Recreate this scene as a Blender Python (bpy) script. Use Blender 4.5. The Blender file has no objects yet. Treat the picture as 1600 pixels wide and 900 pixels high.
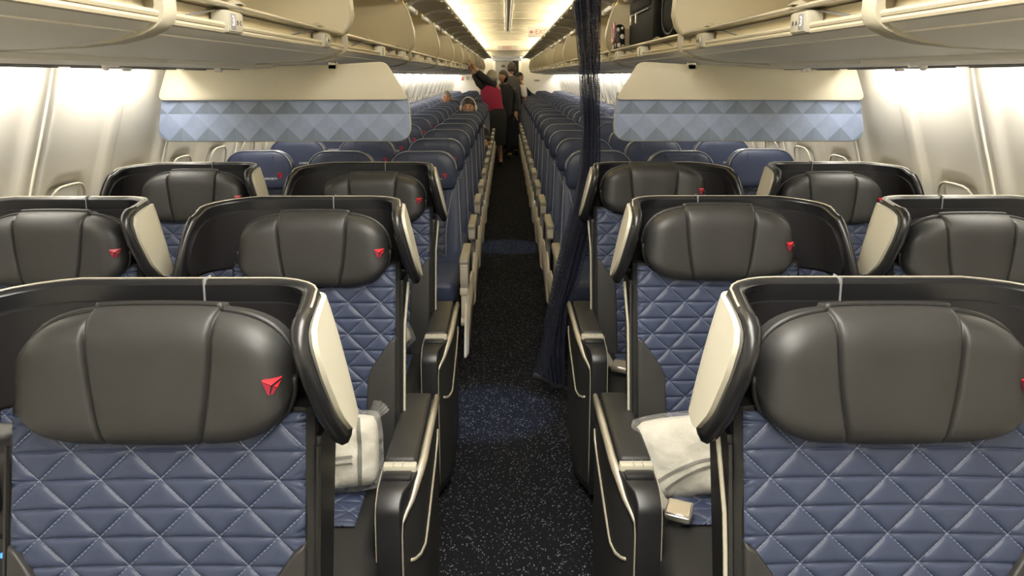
import bpy, bmesh, math, random
from mathutils import Vector, Matrix
random.seed(7)
C = bpy.context.scene.collection
S = bpy.context.scene
R = math.radians
pi = math.pi
# ------------------------------------------------------------------ camera, world, exposure, lights
CAMX, CAMZ = -0.028, 1.54
cam_d = bpy.data.cameras.new('camera'); cam = bpy.data.objects.new('camera', cam_d); C.objects.link(cam)
cam_d.sensor_width = 36; cam_d.lens = 27.0; cam_d.shift_y = -122 / 1600; cam_d.clip_start = 0.02
cam.location = (CAMX, 0, CAMZ)
cam.rotation_euler = (R(90 - 9.93), 0, R(-0.43))
S.camera = cam
W = bpy.data.worlds.new('world'); S.world = W; W.use_nodes = True
W.node_tree.nodes['Background'].inputs[0].default_value = (1, .95, .88, 1)
W.node_tree.nodes['Background'].inputs[1].default_value = 0.3
S.view_settings.view_transform = 'Standard'; S.view_settings.look = 'None'
S.view_settings.exposure = 0.62; S.view_settings.gamma = 1
EX = 1.0
WALL_W, COVE_W, FRONT_W = 4.8, 16.0, 26.0
def area(name, loc, direc, sx, sy, power, col):
    l = bpy.data.lights.new(name, 'AREA'); l.shape = 'RECTANGLE'; l.size = sx; l.size_y = sy
    l.energy = power * EX; l.color = col
    o = bpy.data.objects.new(name, l); C.objects.link(o); o.location = loc
    z = -Vector(direc).normalized(); x = Vector((0, 1, 0)); y = z.cross(x).normalized(); x = y.cross(z)
    o.matrix_world = Matrix.Translation(loc) @ Matrix((x, y, z)).transposed().to_4x4()
    return o
WARM = (1, .91, .74); WHITE = (1, .96, .88)
PANEL0, PANELW = -1.50, 1.03           # sidewall panel joints at PANEL0 + k*PANELW
for s in (-1, 1):
    for k in range(25):                 # sidewall wash lights, one under the bins over each wall panel
        ln, cy = (.60, -.10) if k == 4 else (.80, 0)
        area('sidewall_light', (s * 1.492, PANEL0 + (k + .5) * PANELW + cy, 1.594), (s * .04, 0, -1), ln, .045, WALL_W * ln / .8, WHITE)
    for k in range(9):                  # ceiling cove lights above the bins
        area('cove_light', (s * .69, 0.2 + 2.9 * k, 2.115 if k < 5 else 2.098), (-s * 1.3, 0, 1), 2.7, .06, COVE_W, WARM)
for k in range(3):                      # ceiling wash panels of the front cabin and entry
    area('ceiling_light', (0, -1.0 + 1.1 * k, 2.22), (0, 0, -1), 1.2, .5, FRONT_W, (1, .97, .91))
# spots added to make the bluish light patches on the aisle floor
for (x, y, e, c) in ((-.12, 3.36, 110, (.50, .64, 1)), (.0, 6.85, 80, (.55, .68, 1))):
    l = bpy.data.lights.new('added_aisle_spot', 'SPOT'); l.energy = e * EX; l.spot_size = R(19); l.spot_blend = .6; l.color = c; l.shadow_soft_size = .03
    o = bpy.data.objects.new('added_aisle_spot', l); C.objects.link(o); o.location = (x, y, 2.15)

# ------------------------------------------------------------------ helpers
class MB:
    def __init__(s): s.v = []; s.f = []
    def add(s, vs, fs):
        b = len(s.v); s.v += [tuple(p) for p in vs]; s.f += [tuple(i + b for i in f) for f in fs]; return s
    def box(s, x0, x1, y0, y1, z0, z1):
        x0, x1 = min(x0, x1), max(x0, x1)
        vs = [(x, y, z) for z in (z0, z1) for y in (y0, y1) for x in (x0, x1)]
        return s.add(vs, [(0, 2, 3, 1), (4, 5, 7, 6), (0, 1, 5, 4), (2, 6, 7, 3), (0, 4, 6, 2), (1, 3, 7, 5)])
    def rbox(s, x0, x1, y0, y1, z0, z1, r=.01, n=2, tf=None):
        bm = bmesh.new(); bmesh.ops.create_cube(bm, size=1)
        for v in bm.verts:
            v.co = ((x0 + x1) / 2 + v.co.x * abs(x1 - x0), (y0 + y1) / 2 + v.co.y * (y1 - y0), (z0 + z1) / 2 + v.co.z * (z1 - z0))
        bmesh.ops.bevel(bm, geom=bm.edges[:], offset=r, segments=n, profile=.5, affect='EDGES')
        bm.verts.index_update()
        vs = [tuple(tf(v.co)) if tf else v.co[:] for v in bm.verts]; fs = [[v.index for v in f.verts] for f in bm.faces]; bm.free()
        return s.add(vs, fs)
    def prism(s, poly, ax, a0, a1):
        n = len(poly)
        def P(p, a): return {'x': (a, p[0], p[1]), 'y': (p[0], a, p[1]), 'z': (p[0], p[1], a)}[ax]
        vs = [P(p, a0) for p in poly] + [P(p, a1) for p in poly]
        fs = [tuple(range(n)), tuple(range(2 * n - 1, n - 1, -1))] + [(i, (i + 1) % n, n + (i + 1) % n, n + i) for i in range(n)]
        return s.add(vs, fs)
    def grid(s, nu, nv, fn, cu=False, cv=False):
        vs = [fn(i, j) for j in range(nv) for i in range(nu)]
        fs = []
        for j in range(nv if cv else nv - 1):
            for i in range(nu if cu else nu - 1):
                a, b = i, (i + 1) % nu; c, d = j, (j + 1) % nv
                fs.append((a + c * nu, b + c * nu, b + d * nu, a + d * nu))
        return s.add(vs, fs)
    def tube(s, pts, r, n=6, closed=False, flat=None):
        pts = [Vector(p) for p in pts]; N = len(pts); rings = []
        up = Vector((0, 0, 1)); prev = None
        for i, p in enumerate(pts):
            a = pts[(i - 1) % N] if (closed or i > 0) else p
            b = pts[(i + 1) % N] if (closed or i < N - 1) else p
            t = (b - a).normalized()
            if prev is None:
                u = up if abs(t.z) < .9 else Vector((1, 0, 0))
                nrm = (u - t * u.dot(t)).normalized()
            else:
                nrm = (prev - t * prev.dot(t)).normalized()
            prev = nrm; bn = t.cross(nrm)
            rr = r[i] if isinstance(r, (list, tuple)) else r
            rings.append([p + nrm * math.cos(2 * pi * k / n) * rr + bn * math.sin(2 * pi * k / n) * rr * (flat or 1) for k in range(n)])
        vs = [q for rg in rings for q in rg]; fs = []
        for j in range(N if closed else N - 1):
            for k in range(n):
                a = j * n + k; b = j * n + (k + 1) % n; c = ((j + 1) % N) * n + (k + 1) % n; d = ((j + 1) % N) * n + k
                fs.append((a, b, c, d))
        if not closed:
            fs.append(tuple(range(n))[::-1]); fs.append(tuple((N - 1) * n + k for k in range(n)))
        return s.add(vs, fs)
    def ell(s, c, r, nu=14, nv=9, fn=None):
        vs = [(c[0], c[1], c[2] - r[2])]
        for j in range(1, nv):
            th = pi * j / nv
            for i in range(nu):
                ph = 2 * pi * i / nu
                vs.append((c[0] + r[0] * math.sin(th) * math.cos(ph), c[1] + r[1] * math.sin(th) * math.sin(ph), c[2] - r[2] * math.cos(th)))
        vs.append((c[0], c[1], c[2] + r[2])); fs = []
        for i in range(nu): fs.append((0, 1 + (i + 1) % nu, 1 + i))
        for j in range(nv - 2):
            for i in range(nu):
                a = 1 + j * nu + i; b = 1 + j * nu + (i + 1) % nu
                fs.append((a, b, b + nu, a + nu))
        l = len(vs) - 1
        for i in range(nu): fs.append((l, 1 + (nv - 2) * nu + i, 1 + (nv - 2) * nu + (i + 1) % nu))
        if fn: vs = [fn(Vector(v)) for v in vs]
        return s.add(vs, fs)
    def mesh(s, name, mat, sharp=40, bevel=None, fix=True, uv=None):
        bm = bmesh.new()
        vv = [bm.verts.new(p) for p in s.v]
        for f in s.f:
            try: bm.faces.new([vv[i] for i in f])
            except ValueError: pass
        if uv:
            L = bm.loops.layers.uv.new('UVMap')
            for f in bm.faces:
                for l in f.loops: l[L].uv = uv(l.vert.co)
        if fix:
            bmesh.ops.remove_doubles(bm, verts=bm.verts[:], dist=1e-5)
            bmesh.ops.recalc_face_normals(bm, faces=bm.faces[:])
        if bevel:
            es = [e for e in bm.edges if len(e.link_faces) == 2 and e.calc_face_angle(0) > R(30)]
            bmesh.ops.bevel(bm, geom=es, offset=bevel[0], segments=bevel[1], profile=.5, affect='EDGES', clamp_overlap=True)
        me = bpy.data.meshes.new(name); bm.to_mesh(me); bm.free()
        me.shade_smooth()
        if sharp < 180: me.set_sharp_from_angle(angle=R(sharp))
        me.materials.append(mat)
        return me
    def build(s, name, mat, parent=None, **k):
        return link(name, s.mesh(name, mat, **k), parent)
def link(name, me, parent=None):
    o = bpy.data.objects.new(name, me); C.objects.link(o)
    if parent: o.parent = parent
    return o
def empty(name, loc=(0, 0, 0)):
    o = bpy.data.objects.new(name, None); C.objects.link(o); o.location = loc; o.empty_display_size = .1; return o
def tag(o, label=None, cat=None, group=None, kind=None):
    for k, v in (('label', label), ('category', cat), ('group', group), ('kind', kind)):
        if v: o[k] = v
    return o
def thing(name, label, cat, loc=(0, 0, 0), group=None): return tag(empty(name, loc), label, cat, group)
def dup(o, parent=None):
    c = o.copy(); C.objects.link(c)
    if parent: c.parent = parent
    for ch in list(o.children): dup(ch, c)
    return c
def lerp(a, b, t): return a + (b - a) * t
def interp(tab, x):
    if x <= tab[0][0]: return tab[0][1]
    for (a, p), (b, q) in zip(tab, tab[1:]):
        if x <= b: return lerp(p, q, (x - a) / (b - a))
    return tab[-1][1]
def text_mesh(s, size, mat, extrude=.0006):
    cu = bpy.data.curves.new('text', 'FONT'); cu.body = s; cu.size = size; cu.extrude = extrude; cu.align_x = 'CENTER'; cu.align_y = 'CENTER'; cu.resolution_u = 3
    o = bpy.data.objects.new('text', cu); C.objects.link(o)
    dg = bpy.context.evaluated_depsgraph_get(); me = bpy.data.meshes.new_from_object(o.evaluated_get(dg))
    bpy.data.objects.remove(o); bpy.data.curves.remove(cu)
    me.materials.clear(); me.materials.append(mat); return me
def text(name, s, size, mat, loc, rot, parent=None):
    o = link(name, text_mesh(s, size, mat), parent); o.location = loc; o.rotation_euler = rot; return o

# ------------------------------------------------------------------ materials
def mat(name, col, rough=.5, metal=0, spec=.5, bump=None, var=None, sheen=0, coat=0, emit=None):
    m = bpy.data.materials.new(name); m.use_nodes = True; nt = m.node_tree; b = nt.nodes['Principled BSDF']
    b.inputs['Base Color'].default_value = (*col, 1); b.inputs['Roughness'].default_value = rough
    b.inputs['Metallic'].default_value = metal; b.inputs['Specular IOR Level'].default_value = spec
    b.inputs['Coat Weight'].default_value = coat; b.inputs['Sheen Weight'].default_value = sheen
    if emit: b.inputs['Emission Color'].default_value = (*emit[0], 1); b.inputs['Emission Strength'].default_value = emit[1]
    tc = None
    if bump or var:
        tc = nt.nodes.new('ShaderNodeTexCoord')
    if bump:                                   # (kind, scale, strength, distance)
        if bump[0] == 'noise':
            n = nt.nodes.new('ShaderNodeTexNoise'); n.inputs['Scale'].default_value = bump[1]; n.inputs['Detail'].default_value = 3; out = n.outputs[0]
        else:
            n = nt.nodes.new('ShaderNodeTexVoronoi'); n.inputs['Scale'].default_value = bump[1]; out = n.outputs[0]
        nt.links.new(tc.outputs['Object'], n.inputs['Vector'])
        bp = nt.nodes.new('ShaderNodeBump'); bp.inputs['Strength'].default_value = bump[2]; bp.inputs['Distance'].default_value = bump[3]
        nt.links.new(out, bp.inputs['Height']); nt.links.new(bp.outputs[0], b.inputs['Normal'])
    if var:                                    # (scale, second colour)
        n = nt.nodes.new('ShaderNodeTexNoise'); n.inputs['Scale'].default_value = var[0]; n.inputs['Detail'].default_value = 4
        nt.links.new(tc.outputs['Object'], n.inputs['Vector'])
        mx = nt.nodes.new('ShaderNodeMix'); mx.data_type = 'RGBA'; mx.inputs[6].default_value = (*col, 1); mx.inputs[7].default_value = (*var[1], 1)
        rp = nt.nodes.new('ShaderNodeMapRange'); rp.inputs[1].default_value = .35; rp.inputs[2].default_value = .65
        nt.links.new(n.outputs[0], rp.inputs[0]); nt.links.new(rp.outputs[0], mx.inputs[0]); nt.links.new(mx.outputs[2], b.inputs['Base Color'])
    return m
def mathn(nt, op, a, b=None, c=None):
    n = nt.nodes.new('ShaderNodeMath'); n.operation = op
    for i, x in enumerate((a, b, c)):
        if x is None: continue
        if isinstance(x, (int, float)): n.inputs[i].default_value = x
        else: nt.links.new(x, n.inputs[i])
    return n.outputs[0]
M = {}
M['leather'] = mat('charcoal_leather', (.020, .0195, .0187), .47, spec=.42, bump=('voronoi', 900, .10, .001), var=(9, (.0245, .0238, .0228)))
M['leather_dark'] = mat('black_leather', (.015, .0147, .014), .44, spec=.40, bump=('voronoi', 900, .10, .001))
M['shell'] = mat('black_shell_plastic', (.010, .010, .011), .30, spec=.5)
M['shell_in'] = mat('black_shell_lining', (.014, .013, .014), .38, spec=.4, bump=('noise', 700, .05, .001))
M['gloss'] = mat('satin_black_plastic', (.014, .014, .015), .36, spec=.5)
M['side'] = mat('dark_grey_side_panel', (.026, .0255, .025), .5, spec=.35)
M['cream'] = mat('cream_plastic', (.40, .378, .30), .42, spec=.35)
M['divider_cream'] = mat('divider_cream_plastic', (.60, .555, .43), .45, spec=.3)
M['trim'] = mat('champagne_trim', (.46, .42, .33), .30, metal=.35)
M['econ_beige'] = mat('beige_plastic', (.50, .46, .38), .45, spec=.35)
M['econ_cap'] = mat('taupe_armrest_pad', (.30, .275, .215), .55)
M['bin'] = mat('beige_bin_plastic', (.42, .385, .295), .42, spec=.3, bump=('noise', 350, .05, .001))
M['bin_in'] = mat('tan_bin_lining', (.66, .60, .45), .55, spec=.2)
M['bin_under'] = mat('bin_underside', (.80, .765, .68), .42, spec=.35)
M['door_in'] = mat('bin_door_lining', (.58, .53, .41), .5, spec=.25)
M['marker'] = mat('near_marker_dimmed_plastic', (.36, .335, .26), .45, spec=.3)
M['rail'] = mat('cream_rail', (.45, .405, .295), .32, spec=.4)
M['lip'] = mat('brushed_lip', (.50, .46, .37), .28, metal=.6)
M['wall'] = mat('sidewall_plastic', (.80, .77, .69), .5, spec=.25, bump=('noise', 260, .04, .001))
M['reveal'] = mat('window_reveal_plastic', (.50, .46, .38), .5)
M['joint'] = mat('joint_strip', (.80, .76, .66), .3, spec=.5)
M['ceil'] = mat('ceiling_plastic', (.74, .67, .47), .45, spec=.25)
M['ceil_rail'] = mat('ceiling_rail', (.52, .47, .36), .4)
M['white'] = mat('white_plastic', (.78, .76, .70), .4)
M['rear'] = mat('rear_bulkhead_laminate', (.64, .62, .58), .5)
M['grey'] = mat('grey_plastic', (.20, .20, .21), .45)
M['black'] = mat('matt_black', (.008, .008, .009), .6)
M['chrome'] = mat('satin_metal', (.62, .58, .50), .28, metal=.85)
M['red'] = mat('red_enamel', (.55, .018, .03), .4)
M['darkred'] = mat('dark_red_enamel', (.24, .012, .03), .45)
M['redtab'] = mat('red_fabric_tab', (.50, .02, .035), .6)
M['navy'] = mat('navy_leather', (.042, .054, .100), .38, spec=.42, bump=('voronoi', 700, .08, .001))
M['navy_hi'] = mat('navy_leather_side', (.050, .063, .116), .42, spec=.38)
M['pipe'] = mat('silver_piping', (.30, .31, .34), .5)
M['ink'] = mat('white_print', (.78, .78, .76), .6)
M['inkdark'] = mat('dark_print', (.03, .032, .05), .6)
M['inkred'] = mat('red_print', (.62, .06, .05), .6)
M['signface'] = mat('exit_sign_face', (.50, .46, .41), .5)
M['sign_red'] = mat('faded_red_sign_print', (.30, .09, .075), .6)
M['sign_dim'] = mat('unlit_sign_face', (.30, .27, .23), .5)
M['screen'] = mat('dark_screen', (.02, .02, .022), .2)
M['led_blue'] = mat('blue_led', (.05, .2, .9), .4, emit=((.05, .25, 1), 1))
M['led_green'] = mat('green_led', (.1, .8, .2), .4, emit=((.1, 1, .25), .8))
M['belt'] = mat('grey_webbing', (.22, .20, .17), .7, bump=('noise', 900, .3, .001))
M['skin'] = mat('skin', (.50, .27, .17), .5, var=(14, (.44, .22, .14)))
M['skin2'] = mat('skin_tan', (.40, .21, .12), .5)
M['hair_grey'] = mat('grey_hair', (.24, .22, .19), .7, bump=('noise', 160, .6, .004))
M['hair_dark'] = mat('dark_hair', (.014, .011, .010), .5, bump=('noise', 160, .6, .004))
M['hair_brown'] = mat('dark_brown_hair', (.05, .035, .025), .55, bump=('noise', 160, .6, .004))
M['vest_red'] = mat('crimson_cloth', (.28, .008, .045), .8, bump=('noise', 60, .25, .006))
M['cloth_black'] = mat('black_cloth', (.010, .010, .012), .8, bump=('noise', 50, .25, .006))
M['vest_grey'] = mat('charcoal_vest_cloth', (.075, .073, .070), .8, bump=('noise', 50, .2, .005))
M['shirt'] = mat('white_shirt_cloth', (.72, .71, .69), .8, bump=('noise', 40, .25, .006))
M['trousers'] = mat('dark_trouser_cloth', (.022, .022, .026), .8, bump=('noise', 40, .25, .006))
M['eye'] = mat('eye_white', (.7, .68, .64), .3)
M['lips'] = mat('lips', (.42, .16, .13), .5)
M['suit'] = mat('suitcase_black_fabric', (.004, .004, .004), .8, spec=.12, bump=('noise', 500, .3, .001))
M['suit2'] = mat('suitcase_charcoal_shell', (.006, .0055, .005), .75, spec=.15)
M['pink'] = mat('pink_anodised', (.62, .30, .36), .3, metal=.5)

def carpet_mat():
    m = mat('speckled_carpet', (.012, .013, .017), .95, spec=.1); nt = m.node_tree; b = nt.nodes['Principled BSDF']
    tc = nt.nodes.new('ShaderNodeTexCoord')
    vo = nt.nodes.new('ShaderNodeTexVoronoi'); vo.inputs['Scale'].default_value = 150
    mp = nt.nodes.new('ShaderNodeMapping'); mp.inputs['Scale'].default_value = (1, .7, 1)
    nt.links.new(tc.outputs['Object'], mp.inputs[0]); nt.links.new(mp.outputs[0], vo.inputs['Vector'])
    sep = nt.nodes.new('ShaderNodeSeparateColor'); nt.links.new(vo.outputs['Color'], sep.inputs[0])
    near = mathn(nt, 'LESS_THAN', vo.outputs['Distance'], .42)
    pick = mathn(nt, 'GREATER_THAN', sep.outputs[0], .70)
    amt = mathn(nt, 'MULTIPLY', mathn(nt, 'MULTIPLY', near, pick), mathn(nt, 'MULTIPLY_ADD', sep.outputs[1], .85, .12))
    mx = nt.nodes.new('ShaderNodeMix'); mx.data_type = 'RGBA'; mx.inputs[6].default_value = (.009, .0098, .0125, 1); mx.inputs[7].default_value = (.18, .18, .205, 1)
    nt.links.new(amt, mx.inputs[0]); nt.links.new(mx.outputs[2], b.inputs['Base Color'])
    n = nt.nodes.new('ShaderNodeTexNoise'); n.inputs['Scale'].default_value = 420; nt.links.new(tc.outputs['Object'], n.inputs['Vector'])
    bp = nt.nodes.new('ShaderNodeBump'); bp.inputs['Strength'].default_value = .6; bp.inputs['Distance'].default_value = .004
    nt.links.new(n.outputs[0], bp.inputs['Height']); nt.links.new(bp.outputs[0], b.inputs['Normal'])
    return m
M['carpet'] = carpet_mat()
def quilt_mat(name, col, thread, w=.013, dash=True, rough=.45):
    m = mat(name, col, rough, spec=.4); nt = m.node_tree; b = nt.nodes['Principled BSDF']
    uv = nt.nodes.new('ShaderNodeUVMap'); sx = nt.nodes.new('ShaderNodeSeparateXYZ'); nt.links.new(uv.outputs[0], sx.inputs[0])
    u, v = sx.outputs[0], sx.outputs[1]; h = mathn(nt, 'MULTIPLY', v, .5)
    def line(c, ww):
        fr = mathn(nt, 'FRACT', mathn(nt, 'ADD', c, 100.5)); d = mathn(nt, 'ABSOLUTE', mathn(nt, 'SUBTRACT', fr, .5))
        return mathn(nt, 'LESS_THAN', d, ww)
    l1 = line(mathn(nt, 'ADD', u, h), w); l2 = line(mathn(nt, 'SUBTRACT', u, h), w)
    if dash:
        ds = mathn(nt, 'GREATER_THAN', mathn(nt, 'FRACT', mathn(nt, 'MULTIPLY', mathn(nt, 'ADD', v, 50), 9)), .35)
        l2 = mathn(nt, 'MULTIPLY', l2, ds)
        l1 = mathn(nt, 'MULTIPLY', l1, mathn(nt, 'GREATER_THAN', mathn(nt, 'FRACT', mathn(nt, 'MULTIPLY', mathn(nt, 'ADD', v, 50), 9)), .12))
    l = mathn(nt, 'MAXIMUM', l1, l2)
    n = nt.nodes.new('ShaderNodeTexNoise'); n.inputs['Scale'].default_value = 5; tc = nt.nodes.new('ShaderNodeTexCoord'); nt.links.new(tc.outputs['Object'], n.inputs['Vector'])
    m0 = nt.nodes.new('ShaderNodeMix'); m0.data_type = 'RGBA'; m0.inputs[6].default_value = (*[c * .88 for c in col], 1); m0.inputs[7].default_value = (*[c * 1.12 for c in col], 1)
    nt.links.new(n.outputs[0], m0.inputs[0])
    mx = nt.nodes.new('ShaderNodeMix'); mx.data_type = 'RGBA'; mx.inputs[7].default_value = (*thread, 1)
    nt.links.new(m0.outputs[2], mx.inputs[6]); nt.links.new(l, mx.inputs[0]); nt.links.new(mx.outputs[2], b.inputs['Base Color'])
    vo = nt.nodes.new('ShaderNodeTexVoronoi'); vo.inputs['Scale'].default_value = 800; nt.links.new(tc.outputs['Object'], vo.inputs['Vector'])
    bp = nt.nodes.new('ShaderNodeBump'); bp.inputs['Strength'].default_value = .1; bp.inputs['Distance'].default_value = .001
    nt.links.new(vo.outputs[0], bp.inputs['Height']); nt.links.new(bp.outputs[0], b.inputs['Normal'])
    return m
M['quilt'] = quilt_mat('quilted_blue_leather', (.031, .041, .078), (.15, .17, .235), w=.016)
M['quilt_e'] = quilt_mat('quilted_navy_leather', (.046, .056, .088), (.075, .085, .12), dash=False)
def divider_mat():
    m = mat('faceted_blue_print', (.25, .30, .42), .45, spec=.3); nt = m.node_tree; b = nt.nodes['Principled BSDF']
    tc = nt.nodes.new('ShaderNodeTexCoord'); sx = nt.nodes.new('ShaderNodeSeparateXYZ'); nt.links.new(tc.outputs['Object'], sx.inputs[0])
    u = mathn(nt, 'DIVIDE', sx.outputs[0], .1195); v = mathn(nt, 'DIVIDE', mathn(nt, 'SUBTRACT', sx.outputs[2], 1.2475), .0605)
    row = mathn(nt, 'FLOOR', v); fv = mathn(nt, 'FRACT', v)
    odd = mathn(nt, 'MODULO', mathn(nt, 'ADD', row, 10), 2)
    us = mathn(nt, 'ADD', mathn(nt, 'ADD', u, 100), mathn(nt, 'MULTIPLY', odd, .5))
    tri = mathn(nt, 'ABSOLUTE', mathn(nt, 'SUBTRACT', mathn(nt, 'FRACT', us), .5))
    up = mathn(nt, 'LESS_THAN', mathn(nt, 'MULTIPLY', tri, 2), mathn(nt, 'SUBTRACT', 1, fv))     # up triangles
    even = mathn(nt, 'SUBTRACT', 1, odd)
    alt = mathn(nt, 'GREATER_THAN', mathn(nt, 'FRACT', us), .5)
    dark = mathn(nt, 'MULTIPLY', up, even)
    light = mathn(nt, 'MULTIPLY', mathn(nt, 'SUBTRACT', 1, up), odd)
    f = mathn(nt, 'ADD', .5, mathn(nt, 'ADD', mathn(nt, 'MULTIPLY', dark, -.5), mathn(nt, 'MULTIPLY', light, .3)))
    f = mathn(nt, 'ADD', f, mathn(nt, 'MULTIPLY', alt, .12))
    cr = nt.nodes.new('ShaderNodeValToRGB'); cr.color_ramp.elements[0].color = (.16, .195, .25, 1); cr.color_ramp.elements[1].color = (.30, .355, .51, 1)
    e = cr.color_ramp.elements.new(.5); e.color = (.24, .29, .41, 1)
    nt.links.new(f, cr.inputs[0]); nt.links.new(cr.outputs[0], b.inputs['Base Color'])
    return m
M['divider'] = divider_mat()
def net_mat(name, hole, scale, col=(.010, .011, .024)):
    m = mat(name, col, .75, spec=.2); nt = m.node_tree; b = nt.nodes['Principled BSDF']
    uv = nt.nodes.new('ShaderNodeUVMap'); vo = nt.nodes.new('ShaderNodeTexVoronoi'); vo.inputs['Scale'].default_value = scale; vo.inputs['Randomness'].default_value = .25
    nt.links.new(uv.outputs[0], vo.inputs['Vector'])
    g = mathn(nt, 'GREATER_THAN', vo.outputs['Distance'], hole)
    nt.links.new(g, b.inputs['Alpha'])
    return m
M['net'] = net_mat('navy_mesh_cloth', .30, 240, (.028, .032, .055))
M['net_open'] = net_mat('open_mesh_edge', .40, 200, (.020, .022, .034))
def plastic_bag_mat():
    m = bpy.data.materials.new('clear_plastic_film'); m.use_nodes = True; nt = m.node_tree; b = nt.nodes['Principled BSDF']
    b.inputs['Base Color'].default_value = (.95, .94, .9, 1); b.inputs['Roughness'].default_value = .12; b.inputs['Alpha'].default_value = .11
    b.inputs['Specular IOR Level'].default_value = .8
    n = nt.nodes.new('ShaderNodeTexNoise'); n.inputs['Scale'].default_value = 28; n.inputs['Detail'].default_value = 4; n.inputs['Distortion'].default_value = 1.5
    tc = nt.nodes.new('ShaderNodeTexCoord'); nt.links.new(tc.outputs['Object'], n.inputs['Vector'])
    bp = nt.nodes.new('ShaderNodeBump'); bp.inputs['Strength'].default_value = 1; bp.inputs['Distance'].default_value = .02
    nt.links.new(n.outputs[0], bp.inputs['Height']); nt.links.new(bp.outputs[0], b.inputs['Normal'])
    return m
M['film'] = plastic_bag_mat()
M['pillow'] = mat('white_pillow_cloth', (.46, .44, .37), .8, bump=('noise', 22, .5, .012))
M['pillow_print'] = mat('grey_film_print', (.13, .125, .105), .6)
M['bag_dots'] = mat('black_pouch_white_spots', (.012, .010, .012), .5)

# ------------------------------------------------------------------ the setting
Y0, Y1 = -1.5, 24.2
MB().box(-1.75, 1.75, Y0, Y1 + 1.6, -.05, 0).build('floor', M['carpet'], sharp=30)['kind'] = 'structure'
WALLP = [(0, 1.58), (.15, 1.66), (.35, 1.72), (.6, 1.745), (.8, 1.735), (.95, 1.712), (1.10, 1.676), (1.2, 1.648), (1.3, 1.617), (1.4, 1.588), (1.5, 1.56), (1.6, 1.535), (1.72, 1.50)]
def wall_relief(u, z):
    """u: 0..1 across one panel with two windows: outward displacement"""
    w = u * 2 % 1.0                                   # one window bay
    e = min(u, 1 - u) * PANELW
    d = .022 * (1 - math.exp(-(max(0, e - .05) / .02)))   # flat joint flange stands proud of the scooped panel
    mid = abs(u - .5) * PANELW
    d -= .020 * math.exp(-(max(0, mid - .03) / .018) ** 2)  # raised pilaster between the windows
    dx = abs(w - .5) * PANELW / 2; dz = abs(z - .945)
    q = (dx / .125) ** 4 + (dz / .185) ** 4
    if q < 1: d += .032
    elif q < 1.8: d += .032 * (1.8 - q) / .8 * .5
    return d
wall_mesh = {}
def wall(side, s):
    root = tag(empty('wall_' + side), kind='structure')
    nu, zs = 53, [0, .1, .2, .35, .5, .62, .70, .74, .78, .80, .83, .87, .92, .98, 1.04, 1.09, 1.12, 1.14, 1.16, 1.19, 1.24, 1.3, 1.36, 1.42, 1.48, 1.54, 1.6, 1.66, 1.72]
    g = MB()
    def fn(i, j):
        u = i / (nu - 1); z = zs[j]
        return (s * (interp(WALLP, z) + wall_relief(u, z)), .003 + u * (PANELW - .006), z)
    g.grid(nu, len(zs), fn)
    me = g.mesh('wall_panel', M['wall'], sharp=180, fix=False)
    if s > 0: me.flip_normals()
    jm = MB().tube([(s * (interp(WALLP, z) - .002), 0, z) for z in zs], .006, 6).mesh('joint_strip', M['joint'], sharp=180)
    rim = MB(); shade = MB()
    for w in (.25, .75):
        pts = []
        for k in range(28):
            a = 2 * pi * k / 28; c_, s_ = math.cos(a), math.sin(a)
            dx = .130 * math.copysign(abs(c_) ** .5, c_); dz = .190 * math.copysign(abs(s_) ** .5, s_)
            z = .945 + dz; pts.append((s * (interp(WALLP, z) + .005), w * PANELW + dx, z))
        rim.tube(pts, .005, 6, closed=True)
        shade.grid(7, 9, lambda i, j: (s * (interp(WALLP, .80 + .33 * j / 8) + .03), w * PANELW - .11 + .22 * i / 6, .80 + .33 * j / 8))
    rm = rim.mesh('window_rim', M['reveal'], sharp=180); sm = shade.mesh('window_shade', M['white'], sharp=180, fix=False)
    for k in range(25):
        y = PANEL0 + k * PANELW
        p = link('wall_panel', me, root); p.location = (0, y, 0)
        link('window_rim', rm, p); link('window_shade', sm, p)
        link('joint_strip', jm, root).location = (0, y, 0)
    return root
wall('left', -1); wall('right', 1)
# front bulkhead behind the camera
tag(MB().box(-1.75, 1.75, Y0 - .08, Y0, 0, 2.3).build('wall_front', M['wall']), kind='structure')
# ceiling: arched panels
ceil = tag(empty('ceiling'), kind='structure')
def ceil_panel(y0, y1, zc, zdrop, hw=.80):
    n = 17
    g = MB()
    def fn(i, j):
        x = lerp(-hw, hw, i / (n - 1)); t = abs(x) / hw
        return (x, (y0, y1)[j % 2] if True else 0, zc - zdrop * t ** 3 + (.012 if j > 1 else 0))
    return g.grid(n, 2, lambda i, j: fn(i, j))
HEAD = 16.0
cm = ceil_panel(.004, 1.016, 2.250, .055).mesh('ceiling_panel', M['ceil'], sharp=180, fix=False); cm.flip_normals()
bd = MB().grid(17, 2, lambda i, j: (lerp(-.8, .8, i / 16), (-.02, .02)[j], 2.207 - .03 * (abs(i - 8) / 8) ** 3)).mesh('panel_seam', M['ceil_rail'], sharp=180, fix=False)
for k in range(18):
    y = HEAD - 1.02 * (k + 1)
    if y < Y0 - .5: break
    link('ceiling_panel', cm, ceil).location = (0, y, 0)
    sm_ = link('panel_seam', MB().tube([(lerp(-.8, .8, i / 16), 0, 2.246 - .055 * (abs(i - 8) / 8) ** 3) for i in range(17)], .006, 5).mesh('panel_seam', M['ceil_rail'], sharp=180) if k == 0 else seam_me, ceil)
    seam_me = sm_.data; sm_.location = (0, y + 1.02, 0)
cm2 = ceil_panel(.004, 1.346, 2.145, .02).mesh('rear_ceiling_panel', M['ceil'], sharp=180, fix=False); cm2.flip_normals()
for k in range(6): link('rear_ceiling_panel', cm2, ceil).location = (0, HEAD + .1 + 1.35 * k, 0)
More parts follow.
